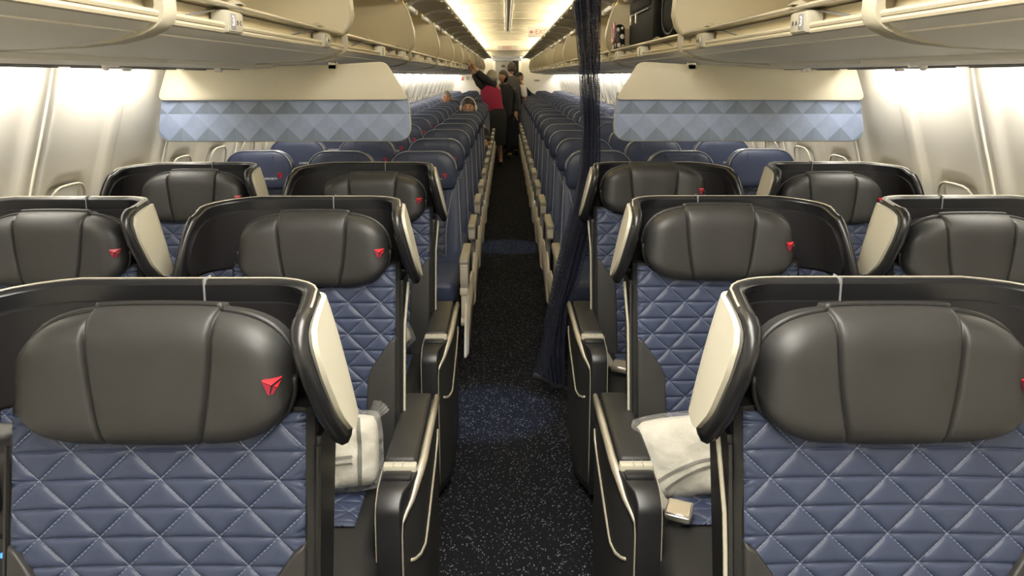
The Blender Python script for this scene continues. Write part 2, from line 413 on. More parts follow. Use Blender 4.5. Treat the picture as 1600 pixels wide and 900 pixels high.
for x in (-.032, .032):
    MB().rbox(x - .014, x + .014, Y0, 12.6, 2.225, 2.252, .004, 1).build('ceiling_rail', M['joint'], ceil)
MB().box(-.018, .018, Y0, 12.6, 2.238, 2.254).build('rail_channel', M['ceil_rail'], ceil)
MB().rbox(-.62, .62, HEAD, HEAD + .09, 2.03, 2.29, .01, 2).build('ceiling_header', M['ceil_rail'], ceil)
tag(MB().box(-1.7, 1.7, Y0, Y1 + 1.6, 2.30, 2.34).build('ceiling_crown', M['ceil']), kind='structure')

# rear bulkheads, galley door and dark opening
rw = tag(empty('wall_rear'), kind='structure')
def bulk(s, xin):
    zs = [p for p in WALLP]
    poly = [(s * xin, 0)] + [(s * (x + .01), z) for z, x in zs] + [(s * 1.2, 2.12), (s * xin, 2.12)]
    return MB().prism(poly, 'y', Y1, Y1 + .04)
bulk(-1, .44).build('bulkhead_panel', M['rear'], rw); bulk(1, .40).build('bulkhead_panel', M['rear'], rw)
MB().rbox(-.44, -.36, Y1 - .02, Y1 + .06, 0, 2.05, .01, 2).build('door_post', M['white'], rw)
MB().rbox(.36, .44, Y1 - .02, Y1 + .06, 0, 2.05, .01, 2).build('door_post', M['white'], rw)
MB().rbox(-.44, .44, Y1 - .03, Y1 + .05, 1.985, 2.06, .008, 2).build('lintel', M['grey'], rw)
tag(MB().box(-1.7, 1.7, Y1 + 1.5, Y1 + 1.54, 0, 2.3).build('wall_galley', M['rear']), kind='structure')
dr = tag(empty('door_1', (-.12, Y1 + 1.46, 0)), kind='structure')
MB().rbox(-.30, .30, -.03, .03, 0, 1.98, .02, 2).build('door_leaf', M['white'], dr)
MB().tube([(-.24, -.035, .3), (-.24, -.035, 1.72), (.24, -.035, 1.72), (.24, -.035, .3)], .012, 6, True).build('door_moulding', M['rear'], dr)
MB().rbox(-.06, .06, -.05, -.03, 1.80, 1.88, .01, 2).build('door_placard', M['grey'], dr)
MB().rbox(-.03, .14, -.06, -.03, 1.05, 1.12, .01, 2).build('door_handle', M['grey'], dr)
dk = tag(empty('door_2', (.29, Y1 + .9, 0)), kind='structure')
MB().box(-.11, .14, 0, .55, 0, 2.04).build('dark_opening', M['black'], dk)
# lettering on the rear bulkhead
sg = thing('wall_logo', 'red delta emblem and dark lettering on white rear bulkhead, left side', 'sign', (-1.19, Y1 - .004, 1.45))
def tri_emblem(parent, w, y=-.001):
    MB().prism([(-w / 2, -w * .45), (0, w * .5), (0, -.08 * w)], 'y', y - .002, y).build('emblem_facet', M['inkred'], parent)
    MB().prism([(.02 * w, -.08 * w), (.02 * w, w * .5), (w / 2, -w * .45)], 'y', y - .002, y).build('emblem_facet', M['inkred'], parent)
    MB().prism([(-w * .42, -w * .5), (w * .42, -w * .5), (0, -.16 * w)], 'y', y - .002, y).build('emblem_facet', M['darkred'], parent)
e_ = link('emblem', MB().box(-.001, .001, 0, .001, -.001, .001).mesh('emblem', M['inkred']), sg); e_.location = (-.19, 0, 0); tri_emblem(e_, .115)
for i, ch in enumerate('DELTA'):
    text('letter', ch, .14, M['inkdark'], (-.02 + .135 * i, -.001, 0), (R(90), 0, 0), sg)
MB().rbox(.86, 1.0, Y1 - .012, Y1, 1.37, 1.41, .003, 1).build('wall_plate', M['grey']); tag(bpy.data.objects['wall_plate'], 'small dark plate on the white rear bulkhead, right side', 'plate')

# exit signs
ex = thing('exit_sign', 'pale exit sign with left arrow under the cream ceiling', 'sign', (.47, 10.5, 2.10))
MB().rbox(-.21, .21, -.02, .02, -.055, .08, .008, 2).build('sign_case', M['signface'], ex)
text('sign_lettering', 'EXIT', .088, M['sign_red'], (-.02, -.022, .01), (R(90), 0, 0), ex)
MB().prism([(-.19, .01), (-.155, .035), (-.155, .016), (-.125, .016), (-.125, .004), (-.155, .004), (-.155, -.015)], 'y', -.024, -.02).build('sign_arrow', M['sign_red'], ex)
ex = thing('exit_sign', 'dim exit sign in the grey header across the aisle ceiling', 'sign', (0, HEAD - .03, 2.085))
MB().rbox(-.20, .20, -.02, .03, -.05, .05, .006, 2).build('sign_case', M['sign_dim'], ex)
text('sign_lettering', 'EXIT', .09, M['sign_red'], (0, -.022, 0), (R(90), 0, 0), ex)

# ------------------------------------------------------------------ overhead bins
BIN_EDGES = [-1.45, -.25, 1.53, 3.20, 5.35, 7.35, 9.35, 11.35, 13.35, 15.35, 17.35, 19.35, 21.35, 23.3]
UNDER = [(.700, 1.642), (.712, 1.633), (.733, 1.6255), (.775, 1.612), (.84, 1.600), (.92, 1.594), (1.06, 1.590)]
def mirror(poly, s): return [(s * x, z) for x, z in poly]
DIVP = [(.735, 1.700), (.690, 1.706), (.668, 1.735), (.655, 1.78), (.660, 1.84), (.678, 1.91), (.70, 1.975), (.74, 2.04), (1.0, 2.10), (1.34, 1.99), (1.50, 1.78), (1.44, 1.715)]
bin_cache = {}
ordw = ['first', 'second', 'third', 'fourth', 'fifth', 'sixth', 'seventh', 'eighth', 'ninth', 'tenth', 'eleventh', 'twelfth', 'thirteenth', 'fourteenth', 'fifteenth', 'sixteenth', 'seventeenth', 'eighteenth', 'nineteenth', 'twentieth', 'twenty-first', 'twenty-second', 'twenty-third', 'twenty-fourth']
def row_y(k): return 4.5 + .86 * min(k, 5) + .79 * max(0, k - 5)
NROWS = 23
PLAC = [.95, 1.90, 2.86] + [row_y(k) - .35 for k in range(NROWS)]
def make_bin(s, i):
    y0, y1 = BIN_EDGES[i] + .006, BIN_EDGES[i + 1] - .006; L = y1 - y0
    side = 'left' if s < 0 else 'right'
    if i <= 1: lab = 'open cream overhead bin on the %s, %s from the front' % (side, ordw[i])
    else: lab = 'open cream overhead bin above the %s seats, %s from the front' % (side, ordw[i])
    r = thing('overhead_bin', lab, 'overhead bin', (0, y0, 0), 'open overhead bins along the %s side' % side)
    # tray and shell
    under = UNDER
    poly = [(.728, 1.695)] + [(.722, 1.660)] + under + [(1.06, 1.62), (1.56, 1.63), (1.60, 1.75), (1.45, 2.03), (1.12, 2.15), (.74, 2.10), (.70, 2.055), (.74, 2.06), (1.1, 2.11), (1.38, 1.985), (1.53, 1.77), (1.46, 1.712), (.74, 1.700)]
    MB().prism(mirror(poly, s), 'y', 0, L).build('bin_body', M['bin_in'], r, sharp=35)
    up = [(x, z - .001) for x, z in under]
    MB().grid(len(up), 2, lambda a, b: (s * up[a][0], (0, L)[b], up[a][1] - .002)).build('underside_panel', M['bin_under'], r, sharp=180)
    MB().tube([(s * .691, 0, 1.6565), (s * .691, L, 1.6565)], .0075, 8).build('grab_rail', M['rail'], r)
    MB().tube([(s * .694, 0, 1.6445), (s * .694, L, 1.6445)], .0075, 8).build('grab_rail', M['rail'], r)
    MB().tube([(s * .733, 0, 1.6225), (s * .733, L, 1.6225)], .003, 6).build('trim_line', M['joint'], r)
    MB().rbox(s * .682, s * .74, 0, L, 1.699, 1.711, .005, 2).build('lip_rail', M['lip'], r)
    # end dividers with rolled edge
    for q, yy in enumerate((0.0, L - .02)):
        d = MB().prism(mirror(DIVP, s), 'y', yy, yy + .02).build('divider', M['bin_in'], r, sharp=35)
        MB().tube([(s * x, yy + .01, z) for x, z in DIVP[:8]], .011, 6).build('divider_edge', M['rail'], d, sharp=180)
    # two open doors
    nd = 2 if L > 1.3 else 1
    for q in range(nd):
        a, b = L * q / nd + .012, L * (q + 1) / nd - .012
        arc = [(.70, 2.032), (.66, 2.052), (.61, 2.068), (.56, 2.076), (.51, 2.076), (.462, 2.066), (.452, 2.050)]
        th = [(.456, 2.040), (.47, 2.050), (.51, 2.059), (.56, 2.059), (.61, 2.052), (.66, 2.036), (.69, 2.018)]
        dd = MB().prism(mirror(arc + th, s), 'y', a, b).build('bin_door', M['door_in'], r, sharp=35)
        MB().tube([(s * .452, a, 2.046), (s * .452, b, 2.046)], .012, 6).build('door_lip', M['rail'], dd)
        for yy in (a, b):
            MB().tube([(s * x, yy, z - .004) for x, z in reversed(th)], .015, 6).build('door_rib', M['white'], dd, sharp=180)
        MB().rbox(s * .45, s * .475, (a + b) / 2 - .05, (a + b) / 2 + .05, 2.02, 2.04, .004, 1).build('door_latch', M['lip'], dd)
        # hinge links between bin and door
        MB().rbox(s * .69, s * .72, a + .05, a + .42, 1.99, 2.03, .008, 1).build('hinge_arm', M['white'], r)
        MB().rbox(s * .69, s * .73, a + .46, a + .56, 1.98, 2.03, .008, 1).build('hinge_arm', M['bin'], r)
        # latch keeper on the lip
        yy = (a + b) / 2
        MB().prism([(s * .672, 1.711), (s * .690, 1.722), (s * .72, 1.711)], 'y', yy - .022, yy + .022).build('latch_keeper', M['rail'], r)
        MB().tube([(s * .715, yy - .25, 1.668), (s * .708, yy - .10, 1.69), (s * .706, yy - .02, 1.694)], .0025, 5).build('pull_cord', M['grey'], r)
    # service units under the bin
    n = max(1, round(L / .9)); w = L / n
    for q in range(n):
        a, b = q * w + .006, (q + 1) * w - .006
        su = MB().prism(mirror([(1.05, 1.592), (1.05, 1.575), (1.09, 1.569), (1.42, 1.566), (1.455, 1.572), (1.46, 1.60), (1.40, 1.615), (1.1, 1.61)], s), 'y', a, b).build('service_panel', M['bin_under'], r, sharp=30)
        MB().tube([(s * 1.21, a + .03, 1.5665), (s * 1.21, b - .03, 1.5665)], .003, 5).tube([(s * 1.36, a + .03, 1.5645), (s * 1.36, b - .03, 1.5645)], .003, 5).build('panel_groove', M['grey'], su)
        for (xx, yy) in ((1.26, a + .16), (1.30, a + .27), (1.13, b - .2)):
            MB().tube([(s * xx, yy, 1.568), (s * xx, yy, 1.556), (s * xx, yy, 1.553)], [.012, .009, .005], 10).build('air_nozzle', M['white'], su)
    # row markers
    num = 0
    for pi_, py in enumerate(PLAC):
        if BIN_EDGES[i] <= py < BIN_EDGES[i + 1]:
            pl = MB().rbox(s * .677, s * .72, -.052, .052, 1.638, 1.692, .008, 2).build('row_marker', M['marker'] if pi_ < 3 else M['white'], r); pl.location = (0, py - y0, 0)  # near markers toned down, far ones whitened, to offset the uneven light
            if pi_ < 3:
                MB().rbox(s * .675, s * .68, -.046, .046, 1.643, 1.688, .0023, 2).build('marker_face', M['marker'], pl)
                MB().rbox(s * .674, s * .68, -.043, -.008, 1.646, 1.685, .0025, 2).build('number_tile', M['grey'], pl)
                rot = (R(90), 0, R(90) if s < 0 else R(-90)); xf = s * .6735
                text('number', '234'[pi_], .034, M['ink'], (xf, -.026, 1.666), rot, pl)
                for q, ch in enumerate('DC' if s < 0 else 'AB'):
                    text('letter', ch, .016, M['inkdark'], (s * .6745, .005 + .022 * q, 1.664), rot, pl)
            else:
                MB().rbox(s * .675, s * .68, -.046, .046, 1.643, 1.688, .0023, 2).build('marker_face', M['white'], pl)
                MB().rbox(s * .674, s * .68, -.043, -.008, 1.646, 1.685, .0025, 2).build('number_tile', M['grey'], pl)
    return r
for s in (-1, 1):
    for i in range(len(BIN_EDGES) - 1): make_bin(s, i)
    # seam covers between bins: broad cream band round the lip
    for i, y in enumerate(BIN_EDGES[1:-1]):
        hw = .030 if i == 1 else .014
        side = 'left' if s < 0 else 'right'
        prof = [(.735, 1.714, 1), (.688, 1.714, 1), (.676, 1.695, 1), (.675, 1.662, 1), (.680, 1.642, 1), (.695, 1.628, 1), (.725, 1.614, .9), (.775, 1.602, .7), (.85, 1.594, .4), (.95, 1.589, .2), (1.045, 1.585, .12)]
        g = MB(); P_ = len(prof)
        rg = []
        for x, z, w in prof:
            h_ = hw * w
            rg.append([(s * (x + .018), y - h_, z + .010), (s * x, y - h_, z + .001), (s * (x - .003), y - h_ * .6, z - .001), (s * (x - .003), y + h_ * .6, z - .001), (s * x, y + h_, z + .001), (s * (x + .018), y + h_, z + .010)])
        g.grid(6, P_, lambda a_, b_: rg[b_][a_], cu=True); g.add(rg[0], [tuple(range(6))]); g.add(rg[-1], [tuple(range(6))])
        o = g.build('bin_seam_cover', M['bin'], sharp=60)
        tag(o, 'curved beige cover over the %s joint of the %s overhead bins' % (ordw[i], side), 'bin trim', 'curved covers over the bin joints')
# valance strips above the bins close the cove
for s, sd in ((-1, 'left'), (1, 'right')):
    tag(MB().prism(mirror([(.74, 2.085), (.80, 2.24), (.82, 2.24), (.76, 2.085)], s), 'y', Y0, Y1).build('trim_%d' % (1 if s < 0 else 2), M['ceil']), kind='structure')
    tag(MB().box(s * 1.455, s * 1.47, Y0, Y1, 1.566, 1.63).build('trim_%d' % (3 if s < 0 else 4), M['bin_under']), kind='structure')

# ------------------------------------------------------------------ class divider panels
def outline_round(pts, rads, n=5):
    out = []; N = len(pts)
    for i, p in enumerate(pts):
        p = Vector(p); a = Vector(pts[i - 1]); b = Vector(pts[(i + 1) % N]); r = rads[i]
        if r <= 0: out.append(tuple(p)); continue
        p0 = p + (a - p).normalized() * r; p1 = p + (b - p).normalized() * r
        for k in range(n + 1):
            t = k / n; out.append(tuple(p0 * (1 - t) ** 2 + p * 2 * t * (1 - t) + p1 * t * t))
    return out
for s, sd in ((-1, 'left'), (1, 'right')):
    r = thing('class_divider', 'cream and faceted blue cabin divider hanging from the %s bins' % sd, 'divider', (0, 3.5, 0), 'cabin divider panels')
    lo = outline_round([(.458, 1.247), (1.607, 1.247), (1.575, 1.43), (1.52, 1.46), (.47, 1.46)], [.075, .065, .01, 0, 0])
    MB().prism(mirror(lo, s), 'y', -.006, .012).build('lower_panel', M['divider'], r, sharp=30)
    MB().tube([(s * x, .003, z) for x, z in lo], .0045, 6, True).build('panel_edging', M['rail'], r, sharp=180)
    hi = outline_round([(.462, 1.433), (1.585, 1.430), (1.535, 1.568), (.75, 1.590), (.565, 1.602)], [.025, .035, .01, .05, .03])
    MB().prism(mirror(hi, s), 'y', -.030, -.008).build('upper_panel', M['divider_cream'], r, bevel=(.006, 2), sharp=50)
    for x in (.80, 1.15, 1.46):
        MB().rbox(s * x - .02, s * x + .02, -.03, .0, 1.565, 1.60, .004, 1).build('hanger_clip', M['chrome'], r)

# ------------------------------------------------------------------ first class seats
def quilt(mb, x0, x1, z0, z1, du, dv, H, yf, n=5, zoff=0):
    """triangular-lattice quilting: lattice triangles subdivided, each puffed; yf(x,z) base y, facing -y"""
    uvs = {}
    j0, j1 = math.floor(z0 / dv), math.ceil(z1 / dv)
    for j in range(j0, j1):
        i0 = math.floor(x0 / du) - 1; i1 = math.ceil(x1 / du) + 1
        for i in range(i0, i1 + 1):
            sh0, sh1 = (j % 2) * .5, ((j + 1) % 2) * .5
            A = ((i + sh0) * du, j * dv); B = ((i + 1 + sh0) * du, j * dv)
            T = ((i + .5 + sh0) * du, (j + 1) * dv); T2 = ((i - .5 + sh0) * du, (j + 1) * dv)
            for tri in ((A, B, T), (A, T, T2)):
                if max(p[0] for p in tri) <= x0 or min(p[0] for p in tri) >= x1: continue
                cx_ = sum(p[0] for p in tri) / 3; cz_ = sum(p[1] for p in tri) / 3
                vs = []; fs = []; m = n; B = 3 * m
                for sc, hh in ((1, 0), (.92, .55), (.80, .86), (.45, 1.0)):
                    for e in range(3):
                        for q in range(m):
                            t = q / m; p = (lerp(tri[e][0], tri[(e + 1) % 3][0], t), lerp(tri[e][1], tri[(e + 1) % 3][1], t))
                            x, z = cx_ + (p[0] - cx_) * sc, cz_ + (p[1] - cz_) * sc
                            x = min(max(x, x0), x1); z = min(max(z, z0), z1)
                            eb = max(0, min(1, min(x - x0, x1 - x, z - z0, z1 - z) / .006))
                            vs.append((x, yf(x, z) - H * hh * eb, z))
                x, z = min(max(cx_, x0), x1), min(max(cz_, z0), z1)
                vs.append((x, yf(x, z) - H * 1.02 * max(0, min(1, min(x - x0, x1 - x, z - z0, z1 - z) / .006)), z))
                for k in range(3):
                    for q in range(B):
                        fs.append((k * B + q, k * B + (q + 1) % B, (k + 1) * B + (q + 1) % B, (k + 1) * B + q))
                for q in range(B): fs.append((3 * B + q, 3 * B + (q + 1) % B, 4 * B))
                mb.add(vs, fs)
    return mb
def back_y(z): return .040 - (1.03 - z) * .20
Z_T, Z_B = 1.200, .996
YFA = [(.985, .050), (1.0, .018), (1.05, -.024), (1.12, -.050), (1.17, -.055), (1.19, -.035), (1.20, .02)]
YFC = [(.985, -.030), (1.02, -.035), (1.08, -.022), (1.13, -.004), (1.16, .020), (1.18, .045), (1.20, .07)]
def shell_curve(z, off, a):
    """plan curve of the privacy shell at height z, from the inner (console) wing round the back to the aisle wing; off>0 = outward"""
    t = max(0, (Z_T - z) / (Z_T - Z_B))
    ca_b, ca_f = lerp(.209, .256, t ** .85), lerp(.219, .264, t ** .85)
    cc_b, cc_f = lerp(.300, .335, t), lerp(.306, .346, t)
    yfa = interp(YFA, z); yfc = interp(YFC, z)
    yb = .158
    r = .075; rx, ry = .12, .085
    pts = []
    for k in range(7): q = k / 6; pts.append((-lerp(cc_f, cc_b, q), lerp(yfc, max(yfc + .002, yb - ry), q)))
    for k in range(1, 6): an = pi - (pi / 2) * k / 6; pts.append((-cc_b + rx + rx * math.cos(an), yb - ry + ry * math.sin(an)))
    for k in range(0, 7): q = k / 6; pts.append((lerp(-cc_b + rx, ca_b - r, q), yb))
    for k in range(1, 6): an = pi / 2 - (pi / 2) * k / 6; pts.append((ca_b - r + r * math.cos(an), yb - r + r * math.sin(an)))
    for k in range(7): q = k / 6; pts.append((lerp(ca_b, ca_f, q), lerp(yb - r, yfa, q)))
    N = len(pts); out = []
    for i, p in enumerate(pts):
        p0 = Vector(pts[max(0, i - 1)]); p1 = Vector(pts[min(N - 1, i + 1)]); tt = (p1 - p0).normalized()
        nrm = Vector((-tt.y, tt.x))
        q = Vector(p) + nrm * off
        out.append((a * q.x, q.y))
    return out
NSH = len(shell_curve(1.1, 0, 1))
ZTOP = [lerp(1.168, 1.185, k / 6) for k in range(7)] + [lerp(1.185, 1.2, k / 6) for k in range(1, 6)] + [1.2] * 12 + [lerp(1.2, 1.197, k / 6) for k in range(7)]
def shell_pt(fi, f, off, a):
    """point of the shell: fi along the plan (0..NSH-1, may be fractional), f up the height 0..1"""
    i_ = min(int(fi), NSH - 2); t = fi - i_
    z = lerp(Z_B, lerp(ZTOP[i_], ZTOP[i_ + 1], t), f)
    c = shell_curve(z, off, a)
    return (lerp(c[i_][0], c[i_ + 1][0], t), lerp(c[i_][1], c[i_ + 1][1], t), z)
def first_seat(a, arm=True):
    """a = +1: the aisle lies on +x. Seat faces -y; y=0 is the front of the headrest, origin on the floor."""
    r = empty('first_class_seat')
    fs_ = [0, .06, .15, .3, .45, .6, .72, .82, .89, .94, .98, 1.0]; nz = len(fs_)
    TH = .026
    inn = [[shell_pt(i, f, 0, a) for i in range(NSH)] for f in fs_]; out = [[shell_pt(i, f, TH, a) for i in range(NSH)] for f in fs_]
    rings = [[inn[k][i] for k in range(nz)] + [out[k][i] for k in range(nz - 1, -1, -1)] for i in range(NSH)]
    n = len(rings[0])
    m = MB().grid(n, NSH, lambda i, j: rings[j][i], cu=True)
    m.add(rings[0], [tuple(range(n))]); m.add(rings[-1], [tuple(range(n))[::-1]])
    sh = m.build('privacy_shell', M['shell'], r, sharp=50)
    def patch(i0, i1, k0, k1, name, mt, parent, off, sq=.22):
        g = MB(); nn = int(2 * (i1 - i0)) + 1; nk = 11
        off0 = 0.0 if off < 0 else TH
        def par(i, j):
            u = i / (nn - 1) * 2 - 1; v = j / (nk - 1) * 2 - 1
            u2 = u * math.sqrt(max(0, 1 - sq * abs(v) ** 3)); v2 = v * math.sqrt(max(0, 1 - sq * abs(u) ** 3))
            return lerp(i0, i1, (u2 + 1) / 2), lerp(k0, k1, (v2 + 1) / 2)
        P = [[shell_pt(*par(i, j), off, a) for j in range(nk)] for i in range(nn)]
        g.grid(nn, nk, lambda i, j: P[i][j])
        bor = [(i, 0) for i in range(nn)] + [(nn - 1, j) for j in range(1, nk)] + [(i, nk - 1) for i in range(nn - 2, -1, -1)] + [(0, j) for j in range(nk - 2, 0, -1)]
        vs = [P[i][j] for i, j in bor] + [shell_pt(*par(i, j), off0 - .002 * (1 if off > 0 else -1), a) for i, j in bor]; B = len(bor)
        g.add(vs, [(k, (k + 1) % B, B + (k + 1) % B, B + k) for k in range(B)])
        return g.build(name, mt, parent, sharp=60)
    patch(1, NSH - 2, .03, .86, 'shell_lining', M['shell_in'], r, -.006)
    patch(NSH - 11, NSH - 1.5, .02, .975, 'wing_panel', M['cream'], r, TH + .008, .20)['label'] = 'cream outer face of the wing'
    patch(1, 10, .03, .955, 'wing_panel', M['cream'], r, TH + .005)['label'] = 'cream outer face of the wing'
    mid = [[shell_pt(i, f, TH / 2, a) for i in range(NSH)] for f in fs_]
    roll = [mid[k][0] for k in range(nz - 1)] + [(p[0], p[1], p[2] - .005) for p in mid[-1]] + [mid[k][-1] for k in range(nz - 2, -1, -1)]
    MB().tube(roll, .0128, 8).build('shell_rim', M['shell'], sh, sharp=180)
    MB().tube([(p[0], p[1], p[2] + .0060) for p in (shell_pt(i, 1, TH / 2 + .008, a) for i in range(3, NSH - 1))], .0020, 6).build('shell_edging', M['trim'], sh, sharp=180)
    c0 = shell_pt(NSH // 2 + 1, 1, -.001, a); c1 = shell_pt(NSH // 2 + 1, 1, TH + .001, a)
    MB().box(c0[0] - .0012, c0[0] + .0012, c0[1] - .002, c1[1] + .002, Z_T - .03, Z_T + .0095).build('shell_joint', M['grey'], sh)
    # back shell below
    bs = MB(); prof = []
    for z, w, y in ((.20, .228, -.02), (.45, .230, .05), (.70, .232, .11), (.90, .236, .145), (.99, .240, .156)):
        prof.append((z, w, y))
    def ringb(z, w, y): return [(-w, back_y(z) + .012, z), (w, back_y(z) + .012, z), (w, y, z), (w - .03, y + .03, z), (-w + .03, y + .03, z), (-w, y, z)]
    rb = [ringb(*p) for p in prof]
    bs.grid(6, 5, lambda i, j: rb[j][i], cu=True); bs.add(rb[0], [tuple(range(6))]); bs.add(rb[-1], [tuple(range(6))])
    bs.build('back_shell', M['shell'], r, sharp=40)
    for sx in (-1, 1):
        MB().tube([(sx * (.243 + .010 * max(0, (z - .86) / .12)), back_y(z) + .016, z) for z in [lerp(.30, .985, k / 12) for k in range(13)]], .004, 6).build('back_edging', M['cream'], r, sharp=180)
    # backrest body: black leather border
    bk = MB(); rows = []
    for k in range(12):
        z = lerp(.44, 1.04, k / 11); y = back_y(z); w = .236 if z < .9 else .232
        rows.append([(-w, y + .03, z), (-w, y + .004, z), (-w + .012, y - .006, z), (-w + .03, y - .002, z), (w - .03, y - .002, z), (w - .012, y - .006, z), (w, y + .004, z), (w, y + .03, z)])
    bk.grid(8, 12, lambda i, j: rows[j][i], cu=True); bk.add(rows[0], [tuple(range(8))]); bk.add(rows[-1], [tuple(range(8))])
    bk.build('backrest', M['leather_dark'], r, sharp=50)
    for sx in (-1, 1): MB().tube([(sx * .238, back_y(z) + .002, z) for z in [lerp(.46, .98, k / 10) for k in range(11)]], .004, 5).build('backrest_piping', M['leather_dark'], r)
    q = quilt(MB(), -.222, .222, .47, 1.035, .0905, .0425, .0052, lambda x, z: back_y(z) - .004 + .012 * (x / .22) ** 2 * -0.6, 4)
    q.build('quilted_panel', M['quilt'], r, sharp=180, fix=True, uv=lambda c: ((c.x * a) / .0905, c.z / .0425))
    for s in (-1, 1):   # side bolsters in the lower corners
        pl = [(.224, .845), (.208, .835), (.158, .765), (.148, .735), (.142, .50), (.146, .455), (.224, .455)]
        g = MB(); N = len(pl)
        f = [(s * x, back_y(z) - .027 + (.006 if x > .21 else 0), z) for x, z in pl]; b = [(s * x, back_y(z) + .004, z) for x, z in pl]
        g.add(f + b, [tuple(range(N)), tuple(range(2 * N - 1, N - 1, -1))] + [(i, (i + 1) % N, N + (i + 1) % N, N + i) for i in range(N)])
        g.build('side_bolster', M['leather'], r, bevel=(.006, 3), sharp=60)
    # headrest
    hw, hz, zc = .2065, .102, 1.088
    def seam_x(v): return .087 + .012 * v - .006 * v * v
    SB = .43
    def hfront(t, v):
        """t in -1..1 across (|t| = SB lies on a seam), v in -1..1 upwards"""
        sm_ = seam_x(v); at = abs(t)
        ax = sm_ * at / SB if at <= SB else lerp(sm_, hw, (at - SB) / (1 - SB))
        u = math.copysign(ax / hw, t)
        x = u * hw; T = max(0, 1 - abs(u) ** 3.7) ** .43; z = zc + v * hz * T
        edge = max(0, 1 - abs(v) ** 8) ** .5 * max(0, 1 - abs(u) ** 12) ** .5
        ds = abs(ax - sm_)
        gv = .0065 * math.exp(-(ds / .0030) ** 2)
        bow = .020 * (x / hw) ** 2 * -1
        puff = .007 * (1 - (at / SB) ** 4) if at < SB else .006 * math.sin(pi * min(1, (at - SB) / (1 - SB))) 
        y = .050 - (.050 + puff - gv) * edge + bow * .6 + .010 * v
        z += .0045 * max(0, v) ** 4 * (at < SB - .005) - .002 * max(0, v) ** 4 * (at > SB + .005)
        return (x, y, z)
    tc = []
    for base in [k / 9 for k in range(10)]: tc += [base * (SB - .06), SB + .06 + base * (1 - SB - .06)]
    tc += [SB + d for d in (-.04, -.025, -.014, -.006, 0, .006, .014, .025, .04)] + [.93, .96, .98, .99, .996, .999]
    tc = sorted(set([round(q, 5) for q in tc] + [-round(q, 5) for q in tc]))
    vc = sorted(set([round(k / 8, 4) for k in range(-8, 9)] + [-.99, -.97, -.94, .94, .97, .99]))
    NU, NV = len(tc), len(vc)
    g = MB(); g.grid(NU, NV, lambda i, j: hfront(tc[i], vc[j]))
    edge = [(i, 0) for i in range(NU)] + [(NU - 1, j) for j in range(1, NV)] + [(i, NV - 1) for i in range(NU - 2, -1, -1)] + [(0, j) for j in range(NV - 2, 0, -1)]
    ep = [hfront(tc[i], vc[j]) for i, j in edge]; bp = [(x * .95, .105, zc + (z - zc) * .92) for x, y, z in ep]; B = len(ep)
    g.add(ep + bp, [(k, (k + 1) % B, B + (k + 1) % B, B + k) for k in range(B)] + [tuple(range(B, 2 * B))])
    h = g.build('headrest', M['leather'], r, sharp=70)
    MB().tube([(x * 1.006, y - .000, zc + (z - zc) * 1.010) for x, y, z in ep], .0048, 6, True).build('headrest_piping', M['leather_dark'], h, sharp=180)
    # red stitched emblem near the edge (always on the same hand)
    E = lambda px, pz: (.172 + px * .0245, 1.078 + pz * .0245)
    def ey(x): 
        return hfront(SB + (x - .087) / (hw - .087) * (1 - SB), -.05)[1] - .0015
    def facet(pts, mt):
        P = [E(*p) for p in pts]
        N = len(P); vs = [(x, ey(x) - .003, z) for x, z in P] + [(x, ey(x) + .004, z) for x, z in P]
        MB().add(vs, [tuple(range(N)), tuple(range(2 * N - 1, N - 1, -1))] + [(i, (i + 1) % N, N + (i + 1) % N, N + i) for i in range(N)]).build('emblem_facet', mt, h)
    facet([(0, .92), (1.0, .92), (.50, .60)], M['red'])
    facet([(0.02, .86), (.47, .56), (.40, 0), (.28, .06)], M['darkred'])
    facet([(1.0, .78), (.62, .50), (.80, .38)], M['red'])
    facet([(.58, .46), (.76, .34), (.60, .03), (.46, 0)], M['darkred'])
    # seat cushion
    def cush(c): return Vector((c.x, c.y, c.z + .012 * (c.y + .35)))
    MB().rbox(-.232, .232, -.62, -.04, .33, .475, .045, 4, tf=cush).build('seat_cushion', M['leather_dark'], r, sharp=60)
    qq = quilt(MB(), -.16, .16, .06, .272, .0905, .0425, .006, lambda x, z: 0, 3)
    qq.v = [(x, -z - .06, .479 - y * 1 + .012 * (-z + .29)) for x, y, z in qq.v]
    qq.build('cushion_quilt', M['quilt'], r, sharp=180, uv=lambda c: (c.x / .0905, -(c.y + .06) / .0425))
    MB().rbox(-.225, .225, -.52, .06, .03, .335, .02, 2).build('seat_base', M['black'], r)
    # seat belt with buckle lying on the cushion
    bx = a * .20
    pts = [(a * .225, -.14, .56), (a * .222, -.19, .520), (a * .205, -.25, .499), (a * .18, -.30, .498)]
    g = MB()
    g.grid(2, 4, lambda i, j: (pts[j][0] + (i - .5) * .045, pts[j][1], pts[j][2] + .004)); g.grid(2, 4, lambda i, j: (pts[j][0] + (i - .5) * .045, pts[j][1], pts[j][2]))
    belt = g.build('seat_belt', M['belt'], r, sharp=180)
    bu = MB().rbox(-.032, .032, -.028, .028, -.010, .010, .006, 2).build('belt_buckle', M['chrome'], belt)
    bu.location = (a * .165, -.325, .512); bu.rotation_euler = (R(18), 0, a * R(25))
    MB().rbox(-.028, .028, -.024, .020, .010, .014, .002, 1).build('buckle_flap', M['chrome'], belt)
    fl = belt.children[-1]; fl.location = bu.location; fl.rotation_euler = bu.rotation_euler
